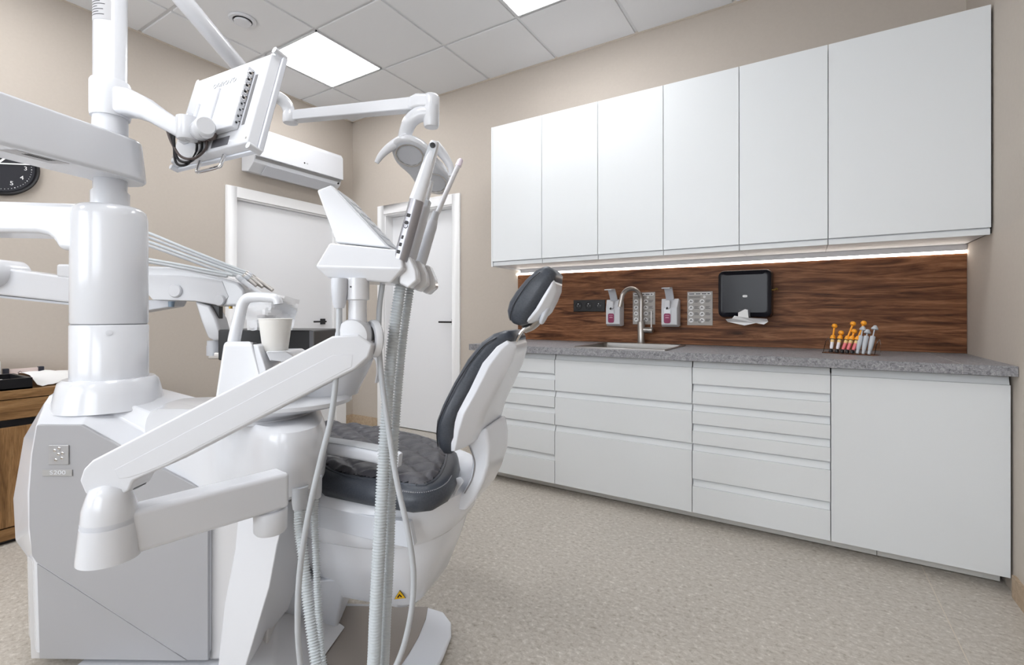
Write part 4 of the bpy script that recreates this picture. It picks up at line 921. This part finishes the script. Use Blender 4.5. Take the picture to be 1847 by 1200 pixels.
G().loft([rrect(P(740, 189, LD - .08), FW, UP, .026, .028, .012), rrect(P(752, 186, LD - .08), FW, UP, .034, .032, .014), rrect(P(783, 186, LD - .09), FW, UP, .036, .034, .02)]).obj('arm_end', WHITE, lamp, bevel=.004)
G().lathe([(0, -.105), (.030, -.105), (.034, -.095), (.036, -.02), (.036, .028), (.028, .038), (0, .040)], P(778, 187, LD - .09), UP, n=32, cap=False).obj('yoke_pivot', WHITE, lamp, angle=50)
yk = [P(778, 205, LD - .09), P(758, 206, LD - .09), P(741, 218, LD - .08), P(732, 238, LD - .06), P(728, 256, LD - .05)]
G().tube(yk, lambda t_: .036 - .006 * t_, n=22, samples=30, flat=.85).obj('yoke', WHITE, lamp, angle=60)
# head: a twin lobed shell facing down and away from the camera to the left
lc = P(762, 302, LD)
hn = (-FW * .52 - UP * .85).normalized()                   # beam direction
hx_v = (RT * .62 + FW * 1.0 - UP * .64); hx_v = (hx_v - hn * hx_v.dot(hn)).normalized()
hy_v = hn.cross(hx_v).normalized()
def lobe(rs, o, n=40):
    out = []
    for k in range(n):
        a_ = 2 * math.pi * k / n
        ca, sa = math.cos(a_), math.sin(a_)
        w_ = 1.0 - .22 * math.exp(-(ca / .35) ** 2)
        out.append(lc + hx_v * (rs * .182 * ca) + hy_v * (rs * .098 * w_ * sa) + hn * o)
    return out
G().loft([lobe(.45, -.075), lobe(.72, -.062), lobe(.92, -.035), lobe(1.0, 0), lobe(.97, .008), lobe(.9, .010)]).obj('head_shell', WHITE, lamp, angle=50)
G().loft([lobe(.89, .0102), lobe(.86, .012)]).obj('head_face', OFFW, lamp)
for q in (-1, 1):
    c = lc + hx_v * (.092 * q) + hn * .0125
    rf = G().lathe([(.058, -.004), (.062, .002), (.062, .006), (.057, .006), (.056, .003)], c, hn, n=36, cap=False).obj('reflector_ring', CHROME, lamp)
    pr = [(.057, .004)] + [(.057 * math.cos(t_ * math.pi / 2), .004 - .045 * math.sin(t_ * math.pi / 2)) for t_ in (.15, .3, .45, .6, .75, .9)] + [(0, -.041)]
    g = G(); n = 12; rings = []
    for r_, h_ in pr: rings.append([c + hn * (h_ + (.004 if k % 2 else 0) * (r_ < .05)) + (hx_v * math.cos(2 * math.pi * k / n) + hy_v * math.sin(2 * math.pi * k / n)) * max(r_, 1e-4) for k in range(n)])
    g.loft(rings, False, False).obj('reflector', mat('mirror_reflector', (.72, .70, .67), .12, metal=1.0), rf, angle=20)
hdl = [P(735, 249, LD - .09), P(722, 254, LD - .10), P(703, 266, LD - .11), P(688, 280, LD - .11), P(679, 294, LD - .11)]
G().tube(hdl, lambda t_: .022 - .012 * t_ ** 2, n=18, samples=30, flat=.8).obj('handle', WHITE2, lamp, angle=60)
hdl2 = [P(784, 262, LD), P(797, 276, LD), P(808, 292, LD), P(814, 306, LD), P(813, 318, LD)]
G().tube(hdl2, lambda t_: .026 - .014 * t_, n=18, samples=30, flat=.8).obj('handle', WHITE2, lamp, angle=60)
G().lathe([(0, .0), (.013, 0), (.013, .005), (.01, .006), (0, .006)], P(724, 250, LD - .125), -FW, n=20, cap=False).obj('handle_button', OFFW, lamp)

# ------------------------------------------------------------------ dental chair
CHAIRW_LIT = mat('lit_white_plastic', s(234, 238, 246), 0.25, coat=0.3); CHAIRG_LIT = mat('lit_grey_white_plastic', s(216, 221, 230), 0.35)  # lightened copies of the unit plastics; brighter light is put into the colour
CA = (FW * .276 - RT * .961); CB = (FW * .961 + RT * .276)
def cp(x, y, b): return P(x, y, b / (.961 + .276 * (x - CXP) / FOC))
BC = 1.44
chair = thing('dental_chair', V(-.35, 1.55, -1.07), 'dental chair with dark grey quilted seat, white shell and headrest', 'dental chair')
# foot plate
zf = -1.07
def fp(x, y, z=-1.05): return atZ(x, y, z + EYE)
rim = [fp(600, 1092), fp(770, 1094), fp(800, 1103), fp(814, 1122), fp(814, 1145), fp(798, 1185), fp(765, 1240), fp(700, 1330), fp(560, 1360), fp(545, 1170)]
G().prism([p - UP * (.019) for p in rim], UP * .019).obj('foot_plate', CHAIRW_LIT, chair, bevel=.008, seg=3)
ins = [fp(604, 1094), fp(772, 1096), fp(768, 1118), fp(755, 1150), fp(738, 1180), fp(712, 1218), fp(670, 1280), fp(575, 1290), fp(552, 1175)]
G().prism([p + UP * .0003 for p in ins], UP * .002).obj('foot_cover_plate', TAUPE, chair, bevel=.0008, seg=1)
# lift arm slanting up to the seat frame
G().loft([[V(-.78, 1.55, -1.045), V(-.58, 1.58, -1.045), V(-.60, 1.80, -1.045), V(-.85, 1.76, -1.045)], [V(-.70, 1.42, -.80), V(-.50, 1.44, -.80), V(-.52, 1.74, -.80), V(-.76, 1.70, -.80)]]).obj('lift_arm', CHAIRG_LIT, chair, bevel=.01)
# lower cover: boat shaped
def ringc(pts, z): return [V(u, d, z) for u, d in pts]
def near(x, y, b):
    p = cp(x, y, b); return p
def lring(lst): return [cp(x, y, b) for x, y, b in lst]
def crow(z, a0, a1, b0, b1, rc, n=6):     # rounded rectangle in the chair's own directions
    base = Vector((0, 0, z + EYE)); return rrect(base + CA * ((a0 + a1) / 2) + CB * ((b0 + b1) / 2), CA, CB, (a1 - a0) / 2, (b1 - b0) / 2, rc, n)
G().loft([crow(-.885, .685, .98, 1.29, 1.55, .05), crow(-.865, .665, 1.0, 1.275, 1.565, .06), crow(-.76, .625, 1.06, 1.21, 1.64, .12), crow(-.715, .605, 1.08, 1.185, 1.66, .16), crow(-.645, .58, 1.1, 1.17, 1.69, .22)]).obj('lift_cover', CHAIRW_LIT, chair, angle=50)
st_ = [cp(712, 1081, 1.2555), cp(731, 1079, 1.2575), cp(721, 1066, 1.2455)]
sk = G().prism(st_, CB * -.0008).obj('warning_sticker', YELLOW, chair, smooth=False)
cst = (st_[0] + st_[1] + st_[2]) / 3
inn = [cst.lerp(p, .72) - CB * .0009 for p in st_]
G().prism([st_[0].lerp(cst, -.12) + CB * .0002, st_[1].lerp(cst, -.12) + CB * .0002, st_[2].lerp(cst, -.12) + CB * .0002], CB * .0004).obj('sticker_border', BLACK, sk, smooth=False)
G().tube([cst.lerp(st_[0], .35) - CB * .0012, cst.lerp(st_[2], .3) - CB * .0012, cst.lerp(st_[1], .3) - CB * .0012], .0022, n=6, smooth=False).obj('sticker_hand', BLACK, sk)
# seat frame shell
G().loft([crow(-.652, .575, 1.09, 1.16, 1.68, .2, 9), crow(-.640, .56, 1.1, 1.145, 1.695, .23, 9), crow(-.60, .545, 1.11, 1.135, 1.70, .24, 9), crow(-.535, .535, 1.12, 1.135, 1.705, .24, 9), crow(-.508, .56, 1.1, 1.165, 1.69, .22, 9)]).obj('seat_shell', CHAIRW_LIT, chair, angle=50)
G().prism([cp(575, 912, 1.134), cp(690, 936, 1.134), cp(738, 942, 1.134), cp(747, 985, 1.134), cp(740, 990, 1.134), cp(690, 980, 1.134), cp(575, 952, 1.134)], CB * .02).obj('shell_side_cover', CHAIRG_LIT, chair, bevel=.003)
# seat cushion: outline in plan, seen from above
so_ = [(-.263, 1.24), (-.40, 1.290), (-.532, 1.352), (-.75, 1.58), (-1.0, 1.86), (-1.35, 2.06), (-1.42, 2.22), (-1.30, 2.32), (-1.05, 2.20), (-.75, 2.06), (-.5, 1.955), (-.36, 1.86), (-.25, 1.75), (-.185, 1.63), (-.168, 1.52), (-.164, 1.40), (-.173, 1.315), (-.205, 1.255)]
def offs(lst, k):
    cxm = sum(u for u, d in lst) / len(lst); cdm = sum(d for u, d in lst) / len(lst); out = []
    n = len(lst)
    for i in range(n):
        p0, p1, p2 = Vector(lst[i - 1]), Vector(lst[i]), Vector(lst[(i + 1) % n])
        e = (p2 - p0).normalized(); nn = Vector((e.y, -e.x))
        if nn.dot(Vector((cxm, cdm)) - p1) < 0 and k > 0: nn = nn
        out.append((p1.x + nn.x * k, p1.y + nn.y * k))
    return out
area = sum(so_[i - 1][0] * so_[i][1] - so_[i][0] * so_[i - 1][1] for i in range(len(so_)))
sgn = 1 if area < 0 else -1
ins_ = lambda k: offs(so_, k * sgn)
G().loft([plan(ins_(.02), -.524), plan(ins_(.004), -.516), plan(ins_(-.003), -.495), plan(ins_(.004), -.474), plan(ins_(.016), -.464), plan(ins_(.04), -.46)]).obj('seat_cushion', DARKL, chair, angle=60)
# quilted top: a puffed diamond surface inside a piped border
inn_ = ins_(.042)
def inside(p, poly):
    c = False; n = len(poly)
    for i in range(n):
        a, b = poly[i], poly[i - 1]
        if (a[1] > p[1]) != (b[1] > p[1]) and p[0] < (b[0] - a[0]) * (p[1] - a[1]) / (b[1] - a[1]) + a[0]: c = not c
    return c
def edge_d(p, poly):
    best = 9
    for i in range(len(poly)):
        a, b = Vector(poly[i - 1]), Vector(poly[i]); e = b - a; t_ = max(0, min(1, (Vector(p) - a).dot(e) / e.length_squared)); best = min(best, (a + e * t_ - Vector(p)).length)
    return best
QS = .0062; gidx = {}; qv = []; qf = []
ulo, dlo = -1.0, 1.15
for i in range(int(.9 / QS)):
    for j in range(int(1.05 / QS)):
        p = (ulo + i * QS, dlo + j * QS)
        if inside(p, inn_):
            ed_ = edge_d(p, inn_)
            a_ = p[0] * -.961 + p[1] * .276; b_ = p[0] * .276 + p[1] * .961
            q1_, q2_ = (a_ * .8 + b_) / .092, (a_ * .8 - b_) / .092
            puff = (abs(math.sin(math.pi * q1_)) * abs(math.sin(math.pi * q2_))) ** .33
            gidx[(i, j)] = len(qv); qv.append(V(p[0], p[1], -.4600 + .019 * puff * min(1, ed_ / .02)))
for (i, j) in list(gidx):
    q = [(i, j), (i + 1, j), (i + 1, j + 1), (i, j + 1)]
    if all(k in gidx for k in q): qf.append(tuple(gidx[k] for k in q))
G().add(qv, qf).obj('quilted_top', QUILT, chair, angle=80)
gst = G()
pth, _ = smooth_path([V(u, d, -.4655) for u, d in ins_(.008)[-3:] + ins_(.008)[:2]], 120)
for k in range(8, 100, 2): gst.tube([pth[k], pth[k + 1]], .0013, n=5, smooth=False)
o = gst.obj('edge_stitching', THREAD, chair); o['kind'] = 'stuff'
gs = G()  # dark lines along the quilt seams; groove shade is put into their colour
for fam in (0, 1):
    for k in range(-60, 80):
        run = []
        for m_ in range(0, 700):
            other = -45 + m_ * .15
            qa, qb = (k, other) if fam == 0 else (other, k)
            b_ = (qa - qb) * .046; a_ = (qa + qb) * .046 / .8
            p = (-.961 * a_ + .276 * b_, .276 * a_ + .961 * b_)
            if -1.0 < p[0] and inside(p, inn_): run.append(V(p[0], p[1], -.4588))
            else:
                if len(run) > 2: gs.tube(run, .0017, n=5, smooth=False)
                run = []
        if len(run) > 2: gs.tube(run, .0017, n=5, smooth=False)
o = gs.obj('seam_shade_lines', mat('seam_shade_dark', s(44, 45, 52), .6), chair); o['kind'] = 'stuff'
bd_ = [V(u, d, -.461) for u, d in inn_]
pth, _ = smooth_path(bd_ + [bd_[0]], 140)
G().tube(pth, .0045, n=8, smooth=False).obj('piping', DARKL, chair)
# backrest: stations from bottom to top: front pixel, rear pixel, near and far side
def station(pf, pb, b0, b1, r, ext=0.0, n=6):
    f0, k0 = cp(*pf, b0), cp(*pb, b0); t_ = (k0 - f0); L2 = t_.length; t_.normalize()
    c = (f0 + k0) / 2 + CB * ((b1 - b0) / 2)
    return rrect(c, t_, CB, L2 / 2, (b1 - b0) / 2, min(r, L2 / 2 * .98), n)
bs = [((797, 817), (812, 820), 1.27, 1.61, .02), ((786, 806), (817, 815), 1.245, 1.635, .03), ((780, 786), (820, 792), 1.235, 1.645, .03), ((782, 762), (822, 764), 1.235, 1.645, .03), ((793, 733), (832, 738), 1.24, 1.64, .03),
      ((813, 693), (852, 704), 1.255, 1.62, .03), ((838, 650), (874, 664), 1.285, 1.59, .03), ((864, 618), (898, 634), 1.315, 1.56, .03), ((886, 603), (914, 622), 1.335, 1.54, .026), ((906, 597), (924, 616), 1.35, 1.53, .02), ((918, 597), (928, 609), 1.37, 1.51, .012)]
G().loft([station(*q) for q in bs]).obj('back_cushion', DARKL, chair, angle=60)
# stitched seam on the near side of the cushion
seam = [cp(790, 806, 1.236), cp(788, 786, 1.2335), cp(791, 762, 1.2335), cp(803, 733, 1.2385), cp(823, 693, 1.2535), cp(848, 654, 1.2835), cp(874, 623, 1.3135), cp(896, 609, 1.334)]
G().tube(seam, .0016, n=6, samples=60).obj('seam', mat('dark_seam', s(30, 33, 40), .5), chair)
# white back shell: wide against the cushion, narrowing to the rear
def shell(pf, pb, b0, b1, k0, k1):
    f0 = cp(*pf, b0); t_ = cp(*pb, b0) - f0; W_ = b1 - b0
    pts = [f0, f0 + t_ * .35, f0 + t_ * .8 + CB * (W_ * k0 * .55), f0 + t_ + CB * (W_ * k0), f0 + t_ + CB * (W_ * (1 - k1)), f0 + t_ * .8 + CB * (W_ * (1 - k1 * .55)), f0 + t_ * .35 + CB * W_, f0 + CB * W_]
    return pts
ss = [((813, 815), (832, 815), 1.25, 1.63, .2, .2), ((813, 800), (842, 806), 1.245, 1.635, .2, .25), ((814, 777), (853, 782), 1.245, 1.635, .2, .3), ((824, 745), (862, 752), 1.247, 1.63, .2, .3), ((846, 705), (882, 716), 1.26, 1.615, .2, .3),
      ((870, 655), (906, 672), 1.29, 1.585, .2, .25), ((896, 625), (922, 643), 1.32, 1.555, .15, .25), ((914, 614), (928, 630), 1.345, 1.535, .1, .2), ((922, 612), (930, 622), 1.365, 1.515, .1, .1)]
G().loft([shell(*q) for q in ss]).obj('back_shell', CHAIRW_LIT, chair, bevel=.004, angle=50)
# curved arm that carries the backrest
cr = [(838, 795), (848, 815), (851, 835), (847, 862), (836, 885), (815, 908), (825, 922), (838, 924), (856, 903), (871, 872), (881, 840), (883, 805), (877, 772), (858, 780)]
G().prism([cp(x, y, 1.33) for x, y in cr], CB * .20).obj('backrest_arm', CHAIRW_LIT, chair, bevel=.012, seg=4)
G().tube([cp(848, 808, 1.328), cp(856, 835, 1.328), cp(851, 865, 1.328), cp(838, 890, 1.328)], .002, n=6, samples=30).obj('arm_groove', mat('joint_line', s(150, 150, 154), .5), chair)
G().loft([[cp(*q, 1.30) for q in ((808, 898), (812, 880), (823, 862), (832, 860), (838, 868), (826, 884), (818, 902))], [cp(*q, 1.40) for q in ((808, 898), (812, 880), (823, 862), (832, 860), (838, 868), (826, 884), (818, 902))]]).obj('release_lever', CHAIRG_LIT, chair, bevel=.004)
# headrest
hs_ = [((924, 583), (939, 588), 1.36, 1.49, .01), ((914, 574), (948, 585), 1.345, 1.505, .025), ((911, 560), (954, 577), 1.34, 1.51, .03), ((915, 544), (962, 564), 1.338, 1.512, .03), ((927, 525), (974, 547), 1.338, 1.512, .03), ((945, 503), (988, 525), 1.34, 1.51, .03), ((963, 487), (999, 507), 1.345, 1.505, .028), ((978, 480), (1002, 493), 1.355, 1.495, .02), ((988, 480), (998, 486), 1.37, 1.48, .008)]
G().loft([station(*q) for q in hs_]).obj('headrest_cushion', DARKL, chair, angle=60)
hseam = [cp(920, 578, 1.343), cp(922, 562, 1.338), cp(928, 547, 1.3365), cp(940, 528, 1.3365), cp(957, 506, 1.338), cp(974, 491, 1.343)]
G().tube(hseam, .0014, n=6, samples=40).obj('seam', MATS['dark_seam'], chair)
hsh = [((944, 583), (954, 584), 1.36, 1.49, .2, .2), ((953, 574), (966, 578), 1.35, 1.50, .2, .2), ((966, 557), (981, 564), 1.345, 1.505, .2, .25), ((980, 533), (993, 543), 1.345, 1.505, .2, .3), ((992, 514), (1001, 525), 1.35, 1.50, .2, .3), ((998, 503), (1002, 511), 1.36, 1.49, .1, .2)]
G().loft([shell(*q) for q in hsh]).obj('headrest_shell', CHAIRW_LIT, chair, bevel=.003, angle=50)
for b_ in (1.40, 1.46): G().tube([cp(921, 640, b_), cp(928, 622, b_), cp(937, 604, b_), cp(945, 594, b_), cp(956, 588, b_)], .005, n=10, samples=30).obj('headrest_rod', CHROME, chair)
G().tube([cp(946, 594, 1.43), cp(960, 588, 1.43), cp(970, 578, 1.43), cp(977, 565, 1.43)], .013, n=12, samples=24, flat=2.2, upv=CB.cross(UP)).obj('headrest_bracket', STEEL, chair)
G().lathe([(0, 0), (.028, 0), (.03, .003), (.03, .008), (.027, .011), (0, .011)], cp(980, 567, 1.39), (RT * .80 + UP * -.38 - FW * .2), n=28, cap=False).obj('tilt_knob', CHAIRG_LIT, chair)
# armrest beside the seat
ar = [cp(560, 800, 1.24), cp(600, 806, 1.22), cp(645, 813, 1.20), cp(690, 822, 1.19), cp(722, 830, 1.185)]
pth, _ = smooth_path(ar, 24)
rings = []
for i, p in enumerate(pth):
    t_ = (pth[min(i + 1, 23)] - pth[max(i - 1, 0)]).normalized(); sd_ = t_.cross(UP).normalized(); up2 = sd_.cross(t_)
    k = 1.0 if i < 20 else math.sqrt(max(.03, 1 - ((i - 19) / 4.2) ** 2))
    rings.append(rrect(p, sd_, up2, .030 * k, .018, .012 * k, 5))
G().loft(rings).obj('armrest', CHAIRW_LIT, chair, angle=50)
G().loft([[p + UP * .0 for p in r] for r in [rrect(pth[i] + UP * .0185, (pth[i + 1] - pth[i]).cross(UP), UP, .024, .001, .0009, 3) for i in range(20)]]).obj('armrest_pad', LGREY, chair)

# ------------------------------------------------------------------ dentist's instrument tray behind the unit
tr_ = thing('instrument_tray', P(400, 620, 2.2), 'white dentist instrument arm with grey hoses behind the spittoon', 'instrument tray')
TD = 2.2
G().prism(PP([(100, 476), (253, 479), (325, 482), (402, 502), (428, 510), (440, 523), (441, 548), (428, 552), (402, 553), (350, 544), (275, 541), (253, 516), (100, 500)], TD), FW * .14).obj('tray_body', WHITE, tr_, bevel=.012)
G().prism(PP([(253, 515), (275, 541), (352, 543), (402, 552), (412, 535), (400, 506), (330, 497), (253, 494)], TD - .003), FW * .02).obj('side_panel', WHITE2, tr_, bevel=.003)
G().prism([p for p in PP([(200, 541), (318, 541), (312, 553), (200, 572)], TD + .03)], FW * .08).obj('lower_beam', OFFW, tr_, bevel=.006)
for x, y, r in ((317, 525, .031), (397, 542, .026)): G().lathe([(0, 0), (r, 0), (r, .006), (r * .85, .011), (0, .012)], P(x, y, TD - .003), -FW, n=28, cap=False).obj('round_cap', WHITE2, tr_)
G().lathe([(0, 0), (.012, 0), (.013, .026), (0, .026)], P(309, 554, TD + .02), UP, n=14, cap=False).obj('blue_knob', BLUEG, tr_)
G().lathe([(0, 0), (.008, 0), (.008, .014), (0, .014)], P(416, 557, TD + .02), UP, n=14, cap=False).obj('brass_screw', BRASS, tr_)
G().prism(PP([(377, 550), (395, 553), (395, 575), (389, 573)], TD + .03), FW * .03).obj('black_block', BLACK, tr_, smooth=False)
G().prism(PP([(350, 543), (377, 551), (390, 575), (397, 600), (400, 614), (385, 616), (374, 610), (362, 580)], TD + .01), FW * .09).obj('bracket', WHITE, tr_, bevel=.012)
G().lathe([(0, 0), (.042, 0), (.042, .045), (.04, .048), (.04, .07), (0, .07)], P(391, 641, TD + .06), UP, n=28, cap=False).obj('bracket_pivot', OFFW, tr_)
G().prism(PP([(375, 648), (375, 643), (385, 636), (402, 636), (402, 648)], TD + .02), FW * .06).obj('tray_clamp', STEEL, tr_, bevel=.004)
G().prism(PP([(393, 595), (558, 596), (565, 597), (565, 662), (560, 664), (393, 650)], TD - .05), FW * .30).obj('instrument_console', BLACK, tr_, bevel=.006)
G().prism(PP([(558, 597), (565, 598), (565, 655), (558, 656)], TD - .051), FW * .01).obj('console_edge', mat('dark_grey_edge', s(96, 96, 100), .4), tr_, smooth=False)
# left half of the balance arm, seen left of the column
G().prism(PP([(-60, 474), (140, 502), (165, 506), (165, 551), (140, 548), (-60, 526)], TD), FW * .12).obj('balance_arm', WHITE, tr_, bevel=.012)
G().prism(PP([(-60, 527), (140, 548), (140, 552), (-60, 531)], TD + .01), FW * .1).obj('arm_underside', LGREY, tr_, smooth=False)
G().lathe([(0, -.02), (.06, -.02), (.065, -.01), (.065, .13), (0, .13)], P(-20, 492, TD - .03), FW, n=28, cap=False).obj('arm_knuckle', WHITE, tr_)
# whip hoses and the handpieces they end in
wl = [[(130, 430), (200, 412), (254, 416), (330, 446), (400, 474), (446, 492)], [(130, 433), (200, 417), (254, 424), (330, 452), (400, 479), (444, 495)], [(130, 437), (200, 424), (254, 432), (330, 459), (400, 484), (440, 498)], [(130, 441), (200, 430), (254, 439), (330, 465), (395, 489), (436, 500)],
      [(150, 470), (210, 463), (254, 466), (320, 477), (380, 489), (420, 497)], [(150, 474), (210, 468), (254, 471), (320, 482), (375, 493), (410, 499)]]
for k, q in enumerate(wl):
    dd_ = TD + .10 - .03 * k
    G().tube([P(x, y, dd_) for x, y in q], .0066, n=10, samples=40).obj('whip_hose', CABLE if k % 2 else HOSE, tr_)
G().prism(PP([(122, 428), (131, 432), (142, 462), (137, 458)], TD - .02), FW * .06).obj('whip_guide', WHITE2, tr_, bevel=.003)
for k, (p0_, p1_) in enumerate((((444, 492), (492, 524)), ((442, 495), (474, 518)), ((438, 498), (462, 516)), ((428, 499), (470, 530)))):
    dd_ = TD + .08 - .03 * k
    a_, b_ = P(*p0_, dd_), P(*p1_, dd_); ax = (b_ - a_).normalized(); L_ = (b_ - a_).length
    h = hang('dental_handpiece', ['slim steel handpiece lying topmost on the instrument arm', 'steel handpiece second from the top on the instrument arm', 'short steel handpiece in the middle of the arm', 'lowest white handpiece on the instrument arm'][k], 'handpiece', a_)
    h['group'] = 'handpieces on the instrument arm'
    G().lathe([(0, 0), (.011, 0), (.012, .01), (.012, L_ * .3), (.010, L_ * .34), (.011, L_ * .4), (.0085, L_), (0, L_)], a_, ax, n=16, cap=False).obj('grip', WHITE2 if k == 3 else STEEL, h)
    G().lathe([(.0122, 0), (.0127, .002), (.0127, .02), (.0122, .022)], a_ + ax * .012, ax, n=16).obj('coupling', LGREY, h)
# crumpled protective film over the handpieces
rnd = random.Random(5); nx, ny = 19, 15; fv = []
for j in range(ny):
    for i in range(nx):
        u_ = i / (nx - 1); v_ = j / (ny - 1)
        x_ = 440 + 101 * u_ + (6 * v_ - 20 * v_ * u_); y_ = 532 + 26 * max(0, u_ - .66) * (1 - v_) + 64 * v_
        fold = .05 * math.sin(7 * u_ + 4 * v_) + .03 * math.sin(11 * v_ - 6 * u_ + 1)
        fv.append(P(x_ + rnd.uniform(-.8, .8), y_ + rnd.uniform(-1, 1), TD - .09 + fold + rnd.uniform(-.008, .008) - .05 * math.sin(math.pi * u_)))
ff = [(j * nx + i, j * nx + i + 1, (j + 1) * nx + i + 1, (j + 1) * nx + i) for j in range(ny - 1) for i in range(nx - 1)]
tag(G().add(fv, ff).obj('protective_film', FILM, angle=25), 'crumpled white protective film over the instruments, behind the paper cup', 'film')
